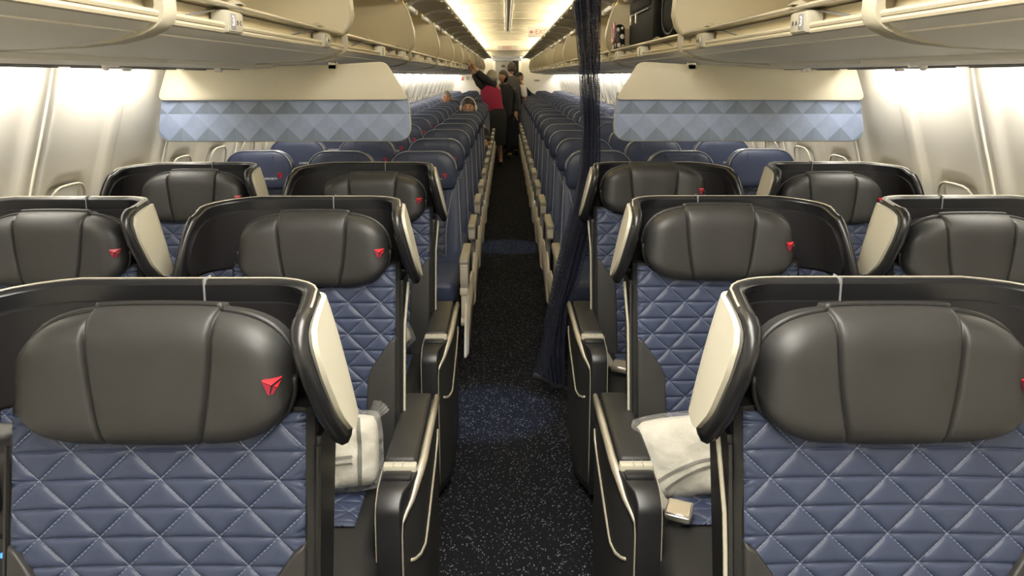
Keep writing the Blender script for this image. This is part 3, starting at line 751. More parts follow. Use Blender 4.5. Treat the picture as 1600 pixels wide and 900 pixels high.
    if arm:
        xi, xo = .228, .322; DZ = .030
        # plan: outer face curves inward towards the front; section extruded in z with a rounded nose
        AY = -.07
        def outer_x(y): return xo - .038 * max(0, min(1, (-.20 - y) / .13)) ** 1.6
        ztab = [(-.356, .532), (-.352, .546), (-.343, .558), (-.322, .573), (-.29, .581), (-.25, .585), (.2, .585)]
        ysx = [.17, .05, -.10, -.19, -.22, -.25, -.28, -.305, -.322, -.343, -.352, -.356]
        rg = [[(a * xi, y + AY, .03), (a * outer_x(y), y + AY, .03), (a * outer_x(y), y + AY, interp(ztab, y)), (a * xi, y + AY, interp(ztab, y))] for y in ysx]
        g = MB().grid(4, len(ysx), lambda i, j: rg[j][i], cu=True); g.add(rg[0], [(0, 1, 2, 3)]); g.add(rg[-1], [(0, 1, 2, 3)])
        ab = g.build('armrest', M['gloss'], r, bevel=(.006, 3), sharp=50)
        MB().rbox(a * (xi + .002), a * (xo - .014), -.225 + AY, .172 + AY, .575, .606, .010, 3).build('arm_pad', M['leather'], ab, sharp=60)
        MB().rbox(a * (xi + .002), a * (xo - .012), -.252 + AY, -.2265 + AY, .57, .600, .004, 2).build('control_band', M['cream'], ab)
        for q in range(2):
            xx = a * (xi + .027 + .022 * q)
            MB().box(xx - .0008, xx + .0008, -.2525 + AY, -.2262 + AY, .598, .6005).build('button_gap', M['grey'], ab)
        MB().rbox(a * (xi + .004), a * (xo - .020), -.287 + AY, -.2535 + AY, .575, .592, .006, 2).build('tray_cap', M['gloss'], ab)
        # trims on the aisle face
        def face_pt(y, z, o=.002): return (a * (outer_x(y) + o), y + AY, z)
        t1 = [(.165, .588), (.0, .590), (-.12, .590), (-.20, .588), (-.235, .578), (-.262, .556), (-.285, .532), (-.310, .516), (-.330, .498), (-.337, .470), (-.338, .40), (-.338, .28), (-.337, .16), (-.335, .06)]
        rr_ = [.016] * 5 + [.013, .010, .007, .0055] + [.0045] * 5
        MB().tube([(face_pt(y, z, .0005)) for y, z in t1], rr_, 8, flat=.6).build('side_trim', M['trim'], ab, sharp=180)
        t2 = [(.150, .500), (.135, .470), (.06, .442), (-.05, .412), (-.15, .385), (-.21, .368), (-.25, .366), (-.28, .374), (-.30, .385)]
        MB().tube([face_pt(y, z) for y, z in t2], [.006, .007, .007, .007, .007, .006, .006, .005, .004], 8, flat=.6).build('side_trim', M['trim'], ab, sharp=180)
                # subdivided flat side panel in strips so that it follows the curved face
        ys = [.155, 0, -.10, -.19, -.215, -.24, -.265, -.285, -.305, -.322, -.334]
        def top(y): return interp([(-.334, .44), (-.320, .495), (-.255, .535), (-.19, .565), (.155, .565)], y)
        g = MB().grid(len(ys), 2, lambda i, j: face_pt(ys[i], (.06, top(ys[i]))[j], .0014)); g.grid(len(ys), 2, lambda i, j: face_pt(ys[i], (.06, top(ys[i]))[j], -.006))
        g.build('side_panel', M['side'], ab, sharp=60)
        ab.location = (0, 0, DZ)
        MB().tube([(a * (xi - .001), y + AY, z) for y, z in [(-.2, .583), (-.25, .583), (-.31, .576), (-.342, .553), (-.354, .52), (-.356, .42), (-.356, .30)]], .0013, 5).build('inner_trim', M['trim'], ab)
    return r
XF, XO = .555, 1.265
SEATZ = [0, -.012, -.020]
HEADZ = {('left', 0): .003, ('right', 0): .0, ('left', 1): -.010, ('right', 1): .007, ('left', 2): -.0155, ('right', 2): .022, ('left', 3): -.009, ('right', 3): -.020, ('left', 4): -.005, ('right', 4): -.018}
def set_head(o, dz, bx=0):
    for ch in o.children:
        if ch.name.split('.')[0] == 'headrest': ch.location.z = dz
        if ch.name.split('.')[0] == 'seat_belt': ch.location.x = bx
ROWF = [1.07, 2.03, 2.99]
rown = ['nearest', 'second', 'third']
seats_first = {}
for a, sd in ((1, 'left'), (-1, 'right')):
    inner = first_seat(a, True); outer = None
    for ri, y in enumerate(ROWF):
        o = inner if ri == 0 else dup(inner)
        o.location = (-a * XF, y, SEATZ[ri]); set_head(o, HEADZ[(sd, ri)], -.19 if a > 0 else 0)
        lab = ['black and quilted blue winged seat beside the aisle, %s of it, nearest row', 'black and quilted blue winged seat %s of the aisle, second row', 'black and quilted blue winged seat %s of the aisle, row before the divider'][ri] % sd
        tag(o, lab, 'airline seat', 'black and blue first class seats')
        seats_first[(sd, ri)] = o
    outer = first_seat(a, False)
    for ri in (1, 2):
        o = outer if ri == 1 else dup(outer)
        o.location = (-a * XO, ROWF[ri], SEATZ[ri]); set_head(o, HEADZ[(sd, ri + 2)])
        lab = ['', 'black and quilted blue winged window seat on the %s, second row', 'black and quilted blue winged window seat on the %s, row before the divider'][ri] % sd
        tag(o, lab, 'airline seat', 'black and blue first class seats')
# consoles between the paired seats
def console(a):
    r = empty('seat_console')
    MB().rbox(-.108, .108, -.50, .05, .03, .575, .02, 3).build('console_body', M['shell'], r, sharp=50)
    MB().rbox(-.112, .112, .052, .17, .03, .965, .03, 4).build('console_column', M['shell_in'], r, sharp=50)
    MB().rbox(-.10, .10, -.48, .0, .570, .592, .01, 3).build('console_top', M['leather_dark'], r)
    MB().rbox(-.085, .085, .044, .056, .845, .945, .03, 3).build('storage_recess', M['black'], r)
    pw = MB().rbox(-.02, .10, .040, .056, .69, .82, .006, 2).build('power_panel', M['black'], r)
    pw.scale = (a, 1, 1)
    for k in range(2):
        MB().rbox(.0 + .05 * k, .035 + .05 * k, .036, .043, .70, .735, .002, 1).build('power_socket', M['grey'], pw)
    MB().rbox(.080, .098, .036, .043, .787, .796, .002, 1).build('blue_light', M['led_blue'], pw)
    MB().rbox(.084, .095, .036, .043, .768, .774, .002, 1).build('green_light', M['led_green'], pw)
    return r
for a, sd in ((1, 'left'), (-1, 'right')):
    c0 = console(a)
    for ri, y in enumerate(ROWF):
        o = c0 if ri == 0 else dup(c0)
        o.location = (-a * (XF + XO) / 2, y, 0)
        tag(o, 'black console with power outlets between the %s pair of seats, %s row' % (sd, rown[ri]), 'console', 'black consoles between paired seats')

# ------------------------------------------------------------------ wrapped pillows and belts
def wrapped_pillow(name, label, loc, rot, w=.30, h=.24, t=.085, seed=1):
    rnd = random.Random(seed)
    r = thing(name, label, 'pillow', loc, 'pillows in clear plastic wrap'); r.rotation_euler = rot
    ph = [rnd.uniform(0, 6.28) for _ in range(8)]
    def surf(u, v, sgn, grow, amp):
        uu = u * math.sqrt(1 - .16 * v ** 4); vv = v * math.sqrt(1 - .16 * u ** 4)
        e = (1 - abs(u) ** 3.2) * (1 - abs(v) ** 3.2)
        wr = amp * (math.sin(7 * u + 5 * v + ph[0]) + math.sin(11 * v - 6 * u + ph[1]) * .7 + math.sin(17 * u + 9 * v + ph[2]) * .4)
        return ((w / 2 + grow) * uu, sgn * (t / 2 * max(0, e) ** .5 + grow * .25 + wr * min(1, e * 3)), (h / 2 + grow) * vv + h / 2)
    n = 25
    q = lambda k: k / (n - 1) * 2 - 1
    MB().grid(n, n, lambda i, j: surf(q(i), q(j), -1, 0, .0012)).grid(n, n, lambda i, j: surf(q(i), q(j), 1, 0, .0012)).build('pillow', M['pillow'], r, sharp=180)
    fm = MB()
    fm.grid(n, n, lambda i, j: surf(q(i), q(j), -1, .012, .004)).grid(n, n, lambda i, j: surf(q(i), q(j), 1, .012, .004))
    film = fm.build('plastic_wrap', M['film'], r, sharp=180)
    # gathered corner of the wrap
    g = MB(); cx, cz = w / 2 - .01, h - .01
    for k in range(5):
        an = R(20 + 14 * k); g.add([(cx - .03, -.01 + .005 * k, cz - .03), (cx + .045 * math.cos(an), -.012 + .008 * (k % 2), cz + .045 * math.sin(an)), (cx + .04 * math.cos(an + .3), .01, cz + .04 * math.sin(an + .3))], [(0, 1, 2)])
    g.build('wrap_corner', M['film'], r, sharp=180)
    # printed stripes on the wrap
    def stripe(p0, p1, wd, curve=0):
        g = MB(); N = 12
        def P(k, o):
            t_ = k / (N - 1); u = lerp(p0[0], p1[0], t_) ; v = lerp(p0[1], p1[1], t_) + curve * math.sin(pi * t_)
            dx, dy = p1[0] - p0[0], p1[1] - p0[1]; l = math.hypot(dx, dy); u += -dy / l * o; v += dx / l * o
            x, y, z = surf(u, v, -1, .012, .004); return (x, y - .002, z)
        return g.grid(N, 2, lambda i, j: P(i, (j - .5) * wd))
    stripe((.62, -.8), (.62, .85), .07).build('printed_stripe', M['pillow_print'], film)
    stripe((-.85, -.62), (.5, -.05), .06, .16).build('printed_stripe', M['pillow_print'], film)
    stripe((-.55, -.66), (.5, -.22), .06, .14).build('printed_stripe', M['pillow_print'], film)
    return r
wrapped_pillow('wrapped_pillow', 'white pillow in clear plastic on the second left aisle seat', (-.490, 1.83, .490), (R(-16), R(-2), R(3)), .27, .185, .085, 2)
wrapped_pillow('wrapped_pillow', 'white pillow in creased plastic against the second right aisle seat', (.468, 1.82, .475), (R(-20), R(-9), R(-6)), .285, .20, .09, 5)
p3 = wrapped_pillow('wrapped_pillow', 'pillow in shiny wrap slumped on the left seat before the divider', (-.47, 2.80, .487), (R(-18), R(-30), R(15)), .22, .24, .11, 9)

# ------------------------------------------------------------------ economy seats
def headrest_outline(w, h, n=10):
    pts = []
    for k in range(n + 1): an = pi - (pi / 2) * k / n; pts.append((-w + .11 + .11 * math.cos(an), h - .105 + .105 * math.sin(an)))
    for k in range(n + 1): an = pi / 2 - (pi / 2) * k / n; pts.append((w - .11 + .11 * math.cos(an), h - .105 + .105 * math.sin(an)))
    pts += [(w * .97, .03), (w * .90, .0), (-w * .90, .0), (-w * .97, .03)]
    return pts
def eback_y(z): return .045 - (.90 - z) * .16
def econ_seat(aisle, plus, side):
    """aisle: +1 aisle on +x, -1 on -x, 0 none; faces -y"""
    r = empty('economy_seat')
    MB().rbox(-.215, .215, -.52, -.02, .33, .455, .035, 3).build('seat_cushion', M['navy_hi'], r, sharp=60)
    # backrest with curved side bolsters
    bk = MB(); rows = []
    for k in range(10):
        z = lerp(.42, .94, k / 9); y = eback_y(z); w = lerp(.225, .205, k / 9); bl = .035 * (1 - .5 * k / 9)
        rows.append([(-w, y + .06, z), (-w, y - bl * .4, z), (-w + .03, y - bl, z), (-w + .085, y - .002, z), (w - .085, y - .002, z), (w - .03, y - bl, z), (w, y - bl * .4, z), (w, y + .06, z)])
    bk.grid(8, 10, lambda i, j: rows[j][i], cu=True); bk.add(rows[0], [tuple(range(8))]); bk.add(rows[-1], [tuple(range(8))])
    bk.build('backrest', M['navy_hi'], r, sharp=60)
    q = quilt(MB(), -.125, .125, .48, .92, .10, .05, .006, lambda x, z: eback_y(z) - .004, 2)
    q.build('quilted_panel', M['quilt_e'], r, sharp=180, uv=lambda c: (c.x / .10, c.z / .05))
    for s in (-1, 1):
        pp = MB(); pp.tube([(s * (.128 + .055 * max(0, (z - .62) / .30) ** 1.5), eback_y(z) - .012 - .012 * ((z - .46) / .46), z) for z in [lerp(.48, .93, k / 8) for k in range(9)]], .0028, 5)
        pp.build('backrest_piping', M['pipe'], r, sharp=180)
        pp = MB(); pp.tube([(s * (lerp(.225, .205, k / 8) - .004), eback_y(z) - .012, z) for k, z in [(k, lerp(.48, .93, k / 8)) for k in range(9)]], .0028, 5)
        pp.build('backrest_piping', M['pipe'], r, sharp=180)
    # headrest
    ol = headrest_outline(.196, .222); N = len(ol)
    c = (0, .10); g = MB(); rings = []
    for (sc, y) in ((1.0, .05), (1.0, .012), (.975, .002), (.90, -.006), (.6, -.012), (.25, -.014)):
        rings.append([(c[0] + (x - c[0]) * sc, y + .03 * ((x * sc / .2) ** 2) * -.5 * (y < .04), .885 + c[1] + (z - c[1]) * sc) for x, z in ol])
    g.grid(N, len(rings), lambda i, j: rings[j][i], cu=True); g.add(rings[-1], [tuple(range(N))]); g.add(rings[0], [tuple(range(N))])
    h = g.build('headrest', M['navy'], r, sharp=60)
    MB().tube([(x * .992, .0 - .015 * (x / .2) ** 2, .885 + .1 + (z - .1) * .992) for x, z in ol[:22]] , .0032, 5).build('headrest_piping', M['pipe'], h, sharp=180)
    for x in (-.085, .085):
        sm = MB(); sm.tube([(x, -.0125 - .012 * .18, .91 + .18 * k / 5 - .0) for k in range(6)], .0016, 4)
        sm.build('headrest_seam', M['navy_hi'], h, sharp=180)
    if plus:
        P = lambda px, pz: (.108 + px * .034, .946 + pz * .034)
        for pts, mt in (([(0, .92), (1, .92), (.5, .6)], M['red']), ([(.02, .86), (.47, .56), (.40, 0), (.28, .06)], M['darkred']), ([(1, .78), (.62, .5), (.8, .38)], M['red']), ([(.58, .46), (.76, .34), (.6, .03), (.46, 0)], M['red'])):
            MB().prism([P(*p) for p in pts], 'y', -.0205, -.011).build('emblem_facet', mt, h)
        o = link('headrest_lettering', COMF, h); o.location = (.060, -.0185, .943); o.rotation_euler = (R(90), 0, 0)
        tb = MB().rbox(-.135, -.085, eback_y(.62) - .022, eback_y(.62) - .008, .612, .626, .003, 1).build('red_tab', M['redtab'], r)
    # armrests
    for s in ((-1, 1) if aisle == 0 else (aisle, -aisle)):
        x = s * .245
        big = (s == aisle)
        if big:
            x = s * .276
            ar = MB().rbox(x - .021, x + .021, -.80, -.36, .600, .632, .010, 2).build('armrest', M['econ_beige'], r, sharp=60)
            MB().rbox(x - .0225, x + .0225, -.805, -.42, .622, .650, .009, 3).build('arm_pad', M['econ_cap'], ar)
            MB().prism([(-.80, .61), (-.795, .565), (-.77, .55), (-.71, .55), (-.69, .61)], 'x', x - .019, x + .019).build('arm_front', M['econ_beige'], ar, bevel=(.006, 2))
            MB().rbox(x - .012, x + .012, -.60, -.42, .30, .61, .006, 1).build('arm_post', M['grey'], ar)
            # bulged shroud on the aisle side
            g = MB(); ol2 = outline_round([(-.93, .18), (-.80, .20), (-.16, .30), (-.10, .42), (-.70, .44), (-.84, .38)], [.02, .05, .06, .05, .06, .05], 4); n2 = len(ol2)
            xo_ = s * .302; xi_ = s * .280
            cy = sum(p[0] for p in ol2) / n2; cz = sum(p[1] for p in ol2) / n2
            rg = [[(xi_, y, z) for y, z in ol2], [(xo_ - s * .012, y, z) for y, z in ol2], [(xo_, cy + (y - cy) * .93, cz + (z - cz) * .88) for y, z in ol2]]
            g.grid(n2, 3, lambda i, j: rg[j][i], cu=True); g.add(rg[0], [tuple(range(n2))]); g.add(rg[2], [tuple(range(n2))])
            g.build('side_shroud', M['econ_beige'], r, sharp=40)
        elif s == side or aisle != 0:
            MB().rbox(x - .022, x + .022, -.60, -.06, .60, .635, .010, 2).build('armrest', M['econ_cap'], r)
    MB().rbox(-.20, .20, -.46, .0, .02, .33, .02, 1).build('seat_frame', M['black'], r)
    return r
COMF = text_mesh('COMFORT+', .0185, M['ink'], .0009)
XE = [.515, .998, 1.480]
colname = ['aisle', 'middle', 'window']
proto = {}
for s, sd in ((-1, 'left'), (1, 'right')):
    for k in range(NROWS):
        for ci, x in enumerate(XE):
            plus = k < 6
            key = (-s if ci == 0 else 0, plus, s)
            if key not in proto: o = proto[key] = econ_seat(*key)
            else: o = dup(proto[key])
            o.location = (s * x, row_y(k) + random.uniform(-.012, .012), random.uniform(-.006, .006))
            tag(o, 'navy leather %s seat in the %s block, %s row behind the divider' % (colname[ci], sd, ordw[k]), 'airline seat', 'navy economy seats')

ar0 = [c for c in proto[(1, True, -1)].children if c.name.split('.')[0] == 'armrest' and c.children][0]
ar0.data = ar0.data.copy()
xb = .276
MB().prism([(-.80, .61), (-.79, .53), (-.765, .49), (-.73, .49), (-.71, .61)], 'x', xb - .020, xb + .020).build('arm_bracket', M['econ_beige'], ar0, bevel=(.006, 2))
MB().rbox(xb - .023, xb + .018, -.775, -.735, .455, .495, .008, 2).build('hinge_block', M['econ_beige'], ar0)
MB().rbox(xb - .017, xb + .012, -.765, -.74, .32, .46, .006, 2).build('arm_strut', M['econ_beige'], ar0)
MB().tube([(xb - .018, -.752, .315), (xb + .012, -.752, .315)], .024, 12).build('pivot', M['econ_beige'], ar0, sharp=50)
# ------------------------------------------------------------------ curtain on the right of the aisle
def curtain():
    YC = 3.42
    LE = [(2.190, 0.226), (1.861, 0.257), (1.589, 0.289), (1.310, 0.307), (1.139, 0.299), (1.023, 0.283), (0.876, 0.247), (0.727, 0.211), (0.576, 0.180), (0.423, 0.155), (0.235, 0.135), (0.098, 0.166)][::-1]
    RE = [(2.190, 0.367), (1.861, 0.382), (1.589, 0.384), (1.310, 0.390), (1.023, 0.399), (0.787, 0.354), (0.627, 0.318), (0.530, 0.284), (0.466, 0.255), (0.298, 0.246), (0.089, 0.245)][::-1]
    ED1 = [(1.153, 0.344), (1.023, 0.300), (0.935, 0.267), (0.817, 0.231), (0.697, 0.200), (0.606, 0.180), (0.484, 0.158), (0.361, 0.141), (0.236, 0.112), (0.172, 0.097)][::-1]
    ED2 = [(1.153, 0.370), (1.023, 0.355), (0.935, 0.337), (0.817, 0.304), (0.697, 0.270), (0.606, 0.248), (0.484, 0.220), (0.361, 0.194), (0.235, 0.171), (0.172, 0.166)][::-1]
    r = thing('curtain', 'dark navy mesh curtain gathered beside the aisle at the divider', 'curtain', (0, YC, 0))
    nu, nv = 49, 60
    g = MB()
    def fn(i, j):
        z = lerp(2.19, .095, j / (nv - 1)); u = i / (nu - 1)
        l, rr = interp(LE, z), interp(RE, z)
        x = lerp(l, rr, u + .05 * math.sin(u * 22 + z * 3) * (1 - abs(2 * u - 1)))
        y = .030 * math.sin(u * 6.28 * 4 + z * 2.1) + .012 * math.sin(u * 6.28 * 9 + z * 4.6)
        return (x, y, z)
    g.grid(nu, nv, fn)
    uvf = lambda c: (c.x * 1.0 + c.y * .5, c.z)
    g.build('gathered_cloth', M['net'], r, sharp=180, fix=False, uv=uvf)
    # second layer of folds
    g = MB()
    g.grid(25, nv, lambda i, j: (lambda p: (p[0], .022 + .02 * math.sin(i * .9), p[2]))(fn(int(6 + i * 1.5), j)))
    g.build('rear_fold', M['net'], r, sharp=180, fix=False, uv=uvf)
    # loose open-mesh edge
    g = MB(); g.grid(5, 30, lambda i, j: (lambda z: (lerp(interp(ED1, z), interp(ED2, z), i / 4), -.04 + .012 * math.sin(i * 1.3 + j * .25), z))(lerp(1.153, .172, j / 29)))
    g.build('open_edge', M['net_open'], r, sharp=180, fix=False, uv=uvf)
    MB().tube([(.097, -.04, .169), (.136, -.03, .150), (.169, -.02, .128), (.191, 0, .096), (.245, 0, .096)], .014, 6, flat=.5).build('hem', M['cloth_black'], r, sharp=180)
    MB().rbox(.22, .50, -.012, .012, 2.185, 2.205, .004, 1).build('curtain_track', M['chrome'], r)
    return r
curtain()

# ------------------------------------------------------------------ luggage in the right-hand bin
sc_ = thing('carry_on_suitcase', 'black carry-on suitcase with metal zip pulls in the right bin', 'suitcase', (.765, 4.66, 1.714))
MB().rbox(0, .40, -.42, .42, .0, .30, .03, 3).build('case_body', M['suit2'], sc_, sharp=60)
MB().rbox(-.012, .38, -.34, .34, .205, .285, .02, 2).build('front_pocket', M['suit'], sc_)
MB().tube([(-.014, -.33, .19), (-.014, .33, .19)], .004, 5).build('zip', M['grey'], sc_)
for y in (.05, .24):
    MB().rbox(-.022, -.010, y - .008, y + .008, .13, .195, .003, 1).build('zip_pull', M['chrome'], sc_)
MB().tube([(-.01, -.10, .30), (-.02, -.09, .325), (-.02, .09, .325), (-.01, .10, .30)], .008, 6).build('carry_handle', M['suit'], sc_)
bp_ = thing('backpack', 'soft black backpack beside the suitcase in the right bin', 'backpack', (.745, 3.72, 1.714))
MB().rbox(.0, .36, -.27, .27, 0, .31, .07, 4).build('pack_body', M['suit'], bp_, sharp=60)
MB().tube([(.004 - .006, .17 * math.cos(t), .13 + .11 * math.sin(t)) for t in [pi * 2 * k / 24 for k in range(24)]], .006, 5, True).build('pocket_seam', M['black'], bp_)
MB().rbox(-.012, -.002, -.14, -.122, .14, .21, .003, 1).build('zip_pull', M['chrome'], bp_)
po = thing('pouch', 'small black pouch with white spots hanging at the bin lip', 'pouch', (.712, 5.17, 1.712))
MB().rbox(-.03, .03, -.10, .09, -.01, .155, .025, 3, tf=lambda c: Vector((c.x, c.y + .25 * (c.z - .07), c.z))).build('pouch_body', M['bag_dots'], po, sharp=60)
for (y, z, q) in ((-.06, .10, .018), (.04, .012, .016), (-.02, .06, .010), (.07, .13, .012), (-.07, .02, .012), (.02, .10, .009)):
    MB().ell((-.031, y + .25 * (z - .07), z), (.004, q, q * 1.2), 10, 6).build('white_spot', M['ink'], po)
for (xx, zz, q) in ((-.012, .02, .012), (.010, .075, .014), (-.014, .12, .011), (.012, .13, .008), (.014, .015, .009)):
    MB().ell((xx, -.101 + .25 * (zz - .07), zz), (q, .004, q * 1.2), 10, 6).build('white_spot', M['ink'], po)
cb = thing('carabiner', 'pink and silver carabiner clipped to the spotted pouch', 'carabiner', (.672, 5.12, 1.812))
MB().tube([(0, -.035 * math.cos(t) - .01 * math.sin(t), .065 * math.sin(t)) for t in [2 * pi * k / 20 for k in range(20)]], .007, 6, True).build('carabiner_ring', M['pink'], cb)
MB().tube([(-.001, -.034, -.03), (-.001, -.036, .035)], .006, 6).build('carabiner_gate', M['chrome'], cb)

# ------------------------------------------------------------------ people
def skin_mesh(name, joints, edges, mat_, root, sub=2, parent=None):
    """joints: {key: (x,y,z,r)}"""
    keys = list(joints); idx = {k: i for i, k in enumerate(keys)}
    me = bpy.data.meshes.new(name); me.from_pydata([joints[k][:3] for k in keys], [(idx[a], idx[b]) for a, b in edges], [])
    o = bpy.data.objects.new(name, me); C.objects.link(o)
    md = o.modifiers.new('skin', 'SKIN'); md.use_smooth_shade = True
    lay = me.skin_vertices[0] if me.skin_vertices else None
    for k in keys:
        rr = joints[k][3]; lay.data[idx[k]].radius = rr if isinstance(rr, tuple) else (rr, rr)
        lay.data[idx[k]].use_root = (k == root)
    o.modifiers.new('sub', 'SUBSURF').levels = sub; o.modifiers['sub'].render_levels = sub
    dg = bpy.context.evaluated_depsgraph_get(); dg.update()
    m2 = bpy.data.meshes.new_from_object(o.evaluated_get(dg)); m2.name = name
    bpy.data.objects.remove(o); bpy.data.meshes.remove(me)
    m2.shade_smooth(); m2.materials.clear(); m2.materials.append(mat_)
    return link(name, m2, parent)
def torso(name, mt, root, rings, n=20):
    """elliptic loft: rings of (cx, cy, z, rx, ry)"""
    g = MB(); g.grid(n, len(rings), lambda i, j: (rings[j][0] + rings[j][3] * math.cos(2 * pi * i / n), rings[j][1] + rings[j][4] * math.sin(2 * pi * i / n), rings[j][2]), cu=True)
    return g.build(name, mt, root, sharp=180)
def head_parts(root, c, skin, hair, yaw=0, style='short', tilt=0):
    """head centred at c facing local -y before yaw"""
    H = Matrix.Translation(c) @ Matrix.Rotation(yaw, 4, 'Z') @ Matrix.Rotation(tilt, 4, 'X')
    T = lambda v: tuple(H @ Vector(v))
    def face(v):
        x, y, z = v
        if z < -.02: x *= 1 - .30 * min(1, (-z - .02) / .09); 
        if z < -.03 and y > 0: y *= .75
        if y < -.05 and abs(x) < .02 and -.045 < z < .01: y -= .014 * (1 - abs(x) / .02)
        return T((x, y, z))
    g = MB(); g.ell((0, 0, 0), (.076, .096, .115), 20, 16, fn=face)
    for s in (-1, 1): g.ell((0, 0, 0), (.010, .020, .030), 8, 6, fn=lambda v: T((v.x + s * .078, v.y + .005, v.z - .005)))
    g.ell((0, 0, 0), (.013, .018, .020), 8, 6, fn=lambda v: T((v.x, v.y - .098, v.z - .025)))
    hd = g.build('head', skin, root, sharp=180, fix=False)
    for s in (-1, 1):
        MB().ell((0, 0, 0), (.014, .008, .008), 8, 6, fn=lambda v: T((v.x + s * .031, v.y - .084, v.z + .004))).build('eye', M['eye'], hd, fix=False)
        MB().ell((0, 0, 0), (.006, .005, .006), 8, 6, fn=lambda v: T((v.x + s * .031, v.y - .090, v.z + .004))).build('pupil', M['black'], hd, fix=False)
        MB().ell((0, 0, 0), (.020, .007, .005), 8, 6, fn=lambda v: T((v.x + s * .031, v.y - .088, v.z + .024))).build('eyebrow', M['hair_dark'], hd, fix=False)
    MB().ell((0, 0, 0), (.024, .008, .007), 8, 6, fn=lambda v: T((v.x, v.y - .086, v.z - .062))).build('mouth', M['lips'], hd, fix=False)
    def hairf(v):
        x, y, z = v
        lim = .035 if y < -.02 else (-.06 if style == 'short' else -.11)
        if z < lim: z = lim + (z - lim) * .12; x *= .93; y *= .93
        if style == 'bob' and z < 0 and y > -.03: x *= 1.25; y *= 1.12
        return T((x, y + .006, z + .004))
    MB().ell((0, 0, 0), (.084, .102, .122), 20, 14, fn=hairf).build('hair', hair, hd, sharp=180, fix=False)
    return hd
def hand(root, wrist, direc, nrm, skin, parent, size=1.0):
    """palm with five unequal bent fingers"""
    d = Vector(direc).normalized(); n = Vector(nrm).normalized(); s = d.cross(n).normalized(); w = Vector(wrist)
    j = {'w': (*w, .022), 'p': (*(w + d * .045), .026)}
    e = [('w', 'p')]
    m = MB(); m.tube([w - d * .02, w + d * .02, w + d * .06, w + d * .085], [.022, .030, .036, .030], 10, flat=.5)
    for k, (o, l) in enumerate(((-.028, .062), (-.010, .074), (.010, .078), (.028, .070))):
        b = w + d * .078 + s * o
        m.tube([b, b + d * l * .45 - n * .006, b + d * l * .8 - n * .018, b + d * l - n * .030], [.010, .0092, .0085, .006], 6)
    b = w + d * .025 - s * .026
    m.tube([b, b + d * .025 - s * .022, b + d * .055 - s * .030 - n * .01], [.012, .0105, .008], 6)
    return m.build('hand', skin, parent, sharp=180)

# woman in crimson vest reaching up to the left bin
FY = 13.35
wm = thing('person', 'grey-haired person in crimson vest and black skirt reaching up to the left bin', 'person', (-.20, FY, 0))
J = {'pel': (-.03, 0, .90, .10), 'wai': (-.055, 0, 1.05, .09), 'che': (-.09, .0, 1.22, .10), 'neck0': (-.10, .0, 1.36, .062), 'neck': (-.10, -.005, 1.43, .05),
     'sl': (-.24, .01, 1.33, .062), 'el': (-.335, -.03, 1.50, .045), 'wl': (-.42, -.05, 1.62, .030),
     'sr': (.05, .01, 1.32, .062), 'er': (-.19, -.09, 1.49, .045), 'wr': (-.375, -.11, 1.66, .030),
     'hl': (-.10, .0, .82, .10), 'kl': (-.09, .02, .46, .062), 'al': (-.10, .03, .09, .036), 'tl': (-.13, -.09, .035, .032),
     'hr': (.06, .0, .82, .10), 'kr': (.045, .02, .46, .062), 'ar': (.07, .02, .09, .036), 'tr': (.08, -.11, .035, .032)}
E = [('pel', 'wai'), ('wai', 'che'), ('che', 'neck0'), ('neck0', 'neck'), ('che', 'sl'), ('sl', 'el'), ('el', 'wl'), ('che', 'sr'), ('sr', 'er'), ('er', 'wr'), ('pel', 'hl'), ('hl', 'kl'), ('kl', 'al'), ('al', 'tl'), ('pel', 'hr'), ('hr', 'kr'), ('kr', 'ar'), ('ar', 'tr')]
body = skin_mesh('body', J, E, M['skin'], 'pel', 2, wm)
def grow(J, ks, d): return {k: (*J[k][:3], tuple(x + d for x in J[k][3]) if isinstance(J[k][3], tuple) else J[k][3] + d) for k in ks}
torso('vest', M['vest_red'], wm, [(-.03, 0, .90, .175, .135), (-.04, 0, .98, .168, .13), (-.06, 0, 1.08, .165, .125), (-.08, 0, 1.18, .178, .13), (-.095, 0, 1.27, .178, .125), (-.10, 0, 1.335, .155, .105), (-.10, 0, 1.38, .09, .08), (-.10, 0, 1.40, .06, .06)])
skin_mesh('sleeve', {'c': (-.15, 0, 1.30, .085), **grow(J, ['sl', 'el'], .022), 'cuff': (-.40, -.045, 1.585, .048)}, [('c', 'sl'), ('sl', 'el'), ('el', 'cuff')], M['cloth_black'], 'sl', 2, wm)
skin_mesh('sleeve', {'c': (-.06, 0, 1.30, .085), **grow(J, ['sr', 'er'], .022), 'cuff': (-.335, -.105, 1.62, .048)}, [('c', 'sr'), ('sr', 'er'), ('er', 'cuff')], M['cloth_black'], 'sr', 2, wm)
g = MB(); prof = [(.98, .165, .13), (.90, .185, .15), (.80, .20, .165), (.60, .195, .165), (.40, .185, .16), (.355, .182, .158)]
g.grid(24, 6, lambda i, j: (-.02 + prof[j][1] * math.cos(2 * pi * i / 24) * (1 + .03 * math.sin(5 * i)), prof[j][2] * math.sin(2 * pi * i / 24), prof[j][0]), cu=True)
g.build('skirt', M['cloth_black'], wm, sharp=180)
head_parts(wm, (-.085, -.005, 1.515), M['skin'], M['hair_grey'], R(-120), 'bob', R(-8))
hand(wm, (-.42, -.05, 1.62), (-.35, -.1, .9), (.9, 0, .3), M['skin'], body)
hand(wm, (-.375, -.11, 1.66), (-.35, -.1, .9), (.9, 0, .3), M['skin'], body)
for s in (('al', 'tl'), ('ar', 'tr')):
    p, t = J[s[0]], J[s[1]]
    MB().tube([(p[0], p[1] + .03, .03), (p[0], p[1] - .02, .045), (t[0], t[1], .03), (t[0], t[1] - .04, .02)], [.034, .040, .040, .018], 10).build('shoe', M['cloth_black'], wm, sharp=180)
